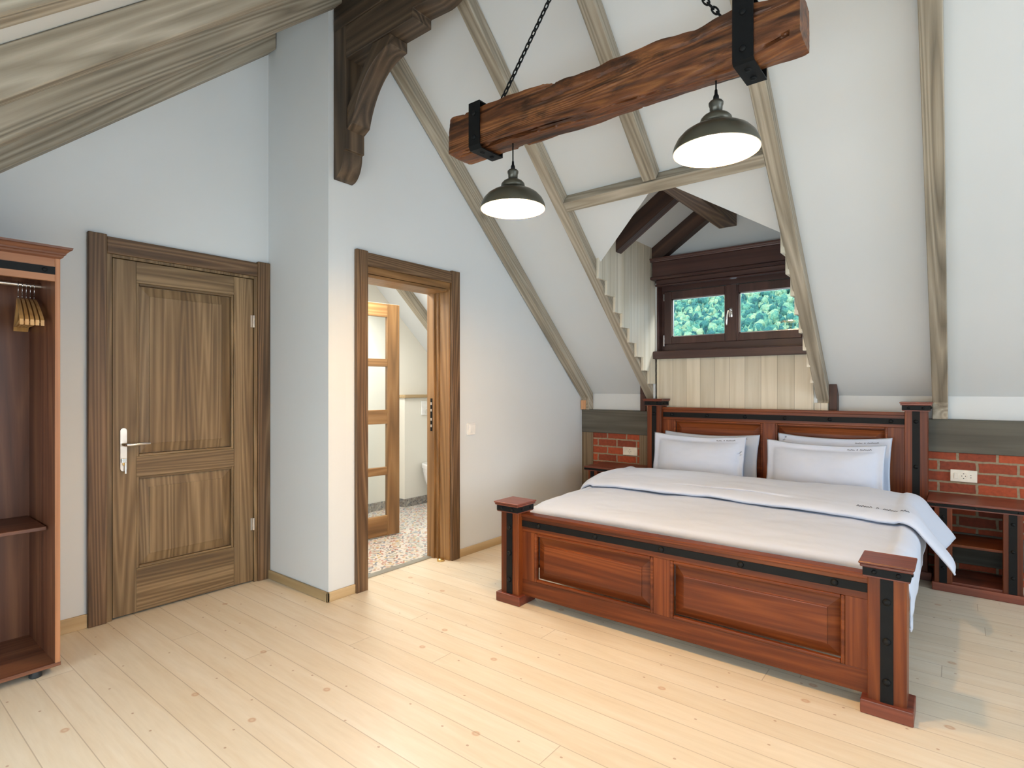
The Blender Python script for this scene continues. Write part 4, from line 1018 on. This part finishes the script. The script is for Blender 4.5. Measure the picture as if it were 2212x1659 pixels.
# ------------------------------------------------------------------ pillows
def pillow(xc, yb, z0, tilt, w, h, th, seed, label, rz=0):
    r = E('pillow', (xc, yb, z0), label, 'pillow', 'white pillows leaning on the headboard')
    r.rotation_euler = (-math.radians(tilt), 0, math.radians(rz))
    ow = Vector((seed*3.1, seed*1.7, 0))
    def f(u, v, side):
        a, b = u*2-1, v*2-1
        fl = .045
        ia = max(-1, min(1, a*(w/2)/(w/2-fl))); ib = max(-1, min(1, b*(h/2)/(h/2-fl)))
        t_ = ((1-abs(ia)**2.6)*(1-abs(ib)**2.6))
        d_ = th*.5*max(0, t_)**.62
        cx = 1-.035*(1-b*b*0)*(1-abs(b)**2)   # waist between the corner tips
        cz = 1-.11*(1-abs(a)**2)
        x = a*w/2*cx; z = h/2+b*h/2*cz
        sym = 1-max(abs(a), abs(b))**12; n_ = sym*.006*noise.noise(Vector((a*3, b*3, side))+ow)+sym*.003*noise.noise(Vector((a*8, b*6, side+4))+ow)
        rim = max(abs(a), abs(b))
        wav = .010*noise.noise(Vector((a*2.6, b*2.6, 3))+ow)*(rim > .86)*min(1, (rim-.86)/.1)
        y = -side*(d_+.003*sym) + n_*(1 if rim < .95 else .3)*-side + wav + .02*((1-v)**2)
        return (x, y, z)
    s = MB(); s.grid(lambda u, v: f(u, v, 1), 56, 40); s.grid(lambda u, v: f(u, v, -1), 56, 40)
    bmesh.ops.remove_doubles(s.b, verts=s.b.verts, dist=.0004)
    bmesh.ops.recalc_face_normals(s.b, faces=s.b.faces)
    o = s.build('pillowcase', MAT['linen'], None, True, origin=(0, 0, 0)); o.parent = r; o.location = (0, 0, 0)
    def pf(a, b):
        u = .70+a/w; v = .925+b/h; p = f(u, v, 1); return (p[0], p[1]-.0015, p[2])
    s = script_marks(pf, .15, .011, seed)
    o = s.build('embroidery', MAT['thread'], None, True, origin=(0, 0, 0)); o.parent = r; o.location = (0, 0, 0)
pillow(-1.615, 4.625, .486, 11, .79, .45, .10, 1, 'white pillow tucked behind another against the headboard panel by the corner table', 0)
pillow(-1.645, 4.43, .486, 13, .75, .45, .17, 2, 'white pillow in front on the side of the bed by the corner table', 2)
pillow(-.715, 4.615, .485, 10, .74, .475, .10, 3, 'white embroidered pillow tucked behind another near the rivetted near post', 0)
pillow(-.745, 4.42, .486, 13, .76, .44, .17, 4, 'white pillow in front on the side of the bed by the wide socket', -1)

# ------------------------------------------------------------------ bedside tables
def bedside(x0, label):
    r = E('bedside_table', (x0+.25, 4.7, 0), label, 'bedside table', 'bedside tables with black straps')
    yf, yk = 4.515, 4.905; W_ = .495
    s = MB(); s.box(x0, x0+W_, yf, yk, .559, .574, .003); s.box(x0+.004, x0+W_-.004, yf+.004, yk, .533, .540); s.box(x0+.01, x0+W_-.01, yf+.008, yk, .535, .56); s.build('table_top', MAT['cap_x'], r)
    s = MB(); s.box(x0+.002, x0+W_-.002, yf+.001, yf+.008, .540, .559); s.box(x0+W_-.009, x0+W_-.001, yf+.004, yk, .540, .559); s.box(x0+.001, x0+.009, yf+.004, yk, .540, .559)
    to = s.build('iron_edge', MAT['iron'], r)
    for dx in (.045, .245, .445):
        s = MB(); s.dome((x0+dx, yf+.001, .549), .007, .005, 'y', -1); s.build('rivet', MAT['iron'], to, True)
    for a in (x0+.038, x0+.372):
        s = MB(); s.box(a, a+.092, yf+.012, yf+.06, .05, .535, .003); lg = s.build('front_leg', MAT['red_z'], r)
        s = MB(); s.box(a+.0265, a+.0655, yf+.008, yf+.014, .052, .533); s.build('iron_strap', MAT['iron'], lg)
        for z in (.15, .31, .475):
            s = MB(); s.dome((a+.046, yf+.008, z), .010, .009, 'y', -1); s.build('rivet', MAT['iron'], lg, True)
    for a in (x0+.04, x0+.437):
        s = MB(); s.box(a, a+.02, yf+.06, yk, .05, .535); s.build('side_panel', MAT['red_z'], r)
    s = MB(); s.box(x0+.026, x0+W_-.026, yf, yk, 0, .052, .004); s.build('plinth', MAT['cap_x'], r)
    s = MB(); s.box(x0+.06, x0+.437, yf+.03, yk-.02, .288, .305, .002); s.build('shelf', MAT['red_x'], r)
    s = MB(); s.box(x0+.06, x0+.437, yf+.02, yk-.02, .052, .066, .002); s.build('bottom_shelf', MAT['cap_x'], r)
    return r
bedside(-.148, 'reddish open bedside table on the side of the bed with the wide socket')
bedside(-2.722, 'reddish open bedside table in the corner by the bathroom doorway wall')

# ------------------------------------------------------------------ wardrobe
def wardrobe():
    r = E('wardrobe', (-3.45, .45, 0), 'open reddish-brown wardrobe with a black iron strip, standing against the door wall', 'wardrobe')
    xk, xf = -3.685, -3.20; y0, y1 = .22, .721; z0 = .036
    s = MB(); s.box(xk+.01, xf-.004, y1-.018, y1, z0+.016, 1.885, .001); s.box(xk+.01, xf-.004, y0, y0+.018, z0+.016, 1.885, .001); s.build('side_panel', MAT['ward_z'], r)
    s = MB(); s.box(xk, xk+.012, y0, y1, z0, 1.885); s.build('back_panel', MAT['ward_z'], r)
    s = MB(); s.box(xk+.012, xf, y0-.004, y1+.003, z0, z0+.017, .002); s.build('bottom_panel', MAT['ward_y'], r)
    s = MB(); s.box(xk+.012, xf-.01, y0+.018, y1-.018, 1.865, 1.885); s.build('top_panel', MAT['ward_y'], r)
    s = MB(); s.box(xf-.006, xf+.001, y1-.0185, y1+.0005, z0+.017, 1.887, .001); s.box(xf-.006, xf+.001, y0-.0005, y0+.0185, z0+.017, 1.887, .001); s.build('edge_band', MAT['wedge_z'], r)
    s = MB(); s.box(xf-.02, xf, y0+.0185, y1-.0185, 1.783, 1.887, .001); s.build('front_rail', MAT['wedge_y'], r)
    s = MB(); s.box(xf-.001, xf+.003, y0+.0185, y1-.0185, 1.813, 1.848); st_ = s.build('iron_strip', MAT['iron'], r)
    for y in (.665, .47, .28):
        s = MB(); s.dome((xf+.003, y, 1.831), .010, .009, 'x', 1); s.build('rivet', MAT['iron'], st_, True)
    s = MB()
    pr = [(0, 1.885), (.004, 1.888), (.012, 1.893), (.015, 1.900), (.022, 1.904), (.024, 1.910), (.040, 1.924), (.048, 1.927), (.050, 1.936), (.0, 1.936)]
    for d, z in pr: pass
    loops = []
    for d, z in pr[:-1]:
        loops.append([(xf+d, y0-d, z), (xf+d, y1+d*.75, z), (xk, y1+d*.75, z), (xk, y0-d, z)])
    s._loops(loops); s.build('crown_moulding', MAT['ward_y'], r)
    s = MB(); s.box(xk+.015, xf-.11, y0+.018, y1-.026, .640, .657, .002); s.build('shelf', MAT['ward_y'], r)
    s = MB(); s.cyl((-3.45, y0+.018, 1.787), .0125, y1-y0-.036, 'y', 16); s.build('hanging_rail', MAT['nickel'], r, 'auto')
    for y in (.275, .642):
        for x in (-3.63, -3.243):
            s = MB(); s.lathe([(.020, 0), (.024, .004), (.024, .030), (.020, .037)], (x, y, 0), 20); s.build('foot', MAT['rubber'], r, 'auto')
wardrobe()
# hangers
def hanger():
    r = E('clothes_hanger', (0, 0, 0))
    # shoulders in the local xz plane, hook at the top (origin on the rail)
    s = MB()
    def half(sg):
        A, B = [], []
        n = 10
        for k in range(n+1):
            t = k/n; x = sg*(.004+.204*t); z = -.062-.014*t-.098*t**1.35; w_ = .016+.004*math.sin(t*3); d_ = .0052+.0012*t**3
            if k == n: z -= .004
            A.append((x, z, w_, d_))
        for (a, b) in zip(A, A[1:]):
            s.hull([(a[0], -a[3], a[1]), (a[0], a[3], a[1]), (a[0], a[3], a[1]-a[2]*1.5), (a[0], -a[3], a[1]-a[2]*1.5)], [(b[0], -b[3], b[1]), (b[0], b[3], b[1]), (b[0], b[3], b[1]-b[2]*1.5), (b[0], -b[3], b[1]-b[2]*1.5)])
    half(1); half(-1)
    bmesh.ops.remove_doubles(s.b, verts=s.b.verts, dist=.0005)
    o = s.build('shoulder', MAT['hanger'], None, 'auto', origin=(0, 0, 0)); o.parent = r; o.location = (0, 0, 0)
    s = MB(); s.lathe([(.0055, -.19), (.0055, .19)], (0, 0, -.18), 12, 'x'); o = s.build('trouser_bar', MAT['hanger'], None, 'auto', origin=(0, 0, 0)); o.parent = r; o.location = (0, 0, 0)
    pts = [(.0, 0, -.066), (0, 0, -.035), (.004, 0, -.028)]+[(.017*math.sin(a), 0, -.0+.017*math.cos(a)*1.0) for a in [math.radians(150-k*24) for k in range(11)]]
    s = MB(); s.tube(pts, .0017, 6); o = s.build('hook', MAT['chrome'], None, True, origin=(0, 0, 0)); o.parent = r; o.location = (0, 0, 0)
    return r
def copy_tree(o):
    c_ = o.copy(); COL.objects.link(c_)
    for ch in o.children:
        k = ch.copy(); COL.objects.link(k); k.parent = c_
    return c_
hg = hanger()
spots = [(.620, -7, 'wooden hanger at the open end of the row, farthest from the wardrobe side'), (.6345, -6, 'second wooden hanger from the open end of the row'), (.649, -5, 'middle wooden hanger of the row of five'), (.6635, -4, 'fourth wooden hanger, next to the one by the wardrobe side'), (.678, -3, 'wooden hanger closest to the wardrobe side panel')]
for i, (y, a, lb) in enumerate(spots):
    o = hg if i == 0 else copy_tree(hg)
    o.location = (-3.45, y, 1.7845); o.rotation_euler = (0, 0, math.radians(a))
    tagp(o, lb, 'hanger', 'wooden hangers in the wardrobe')
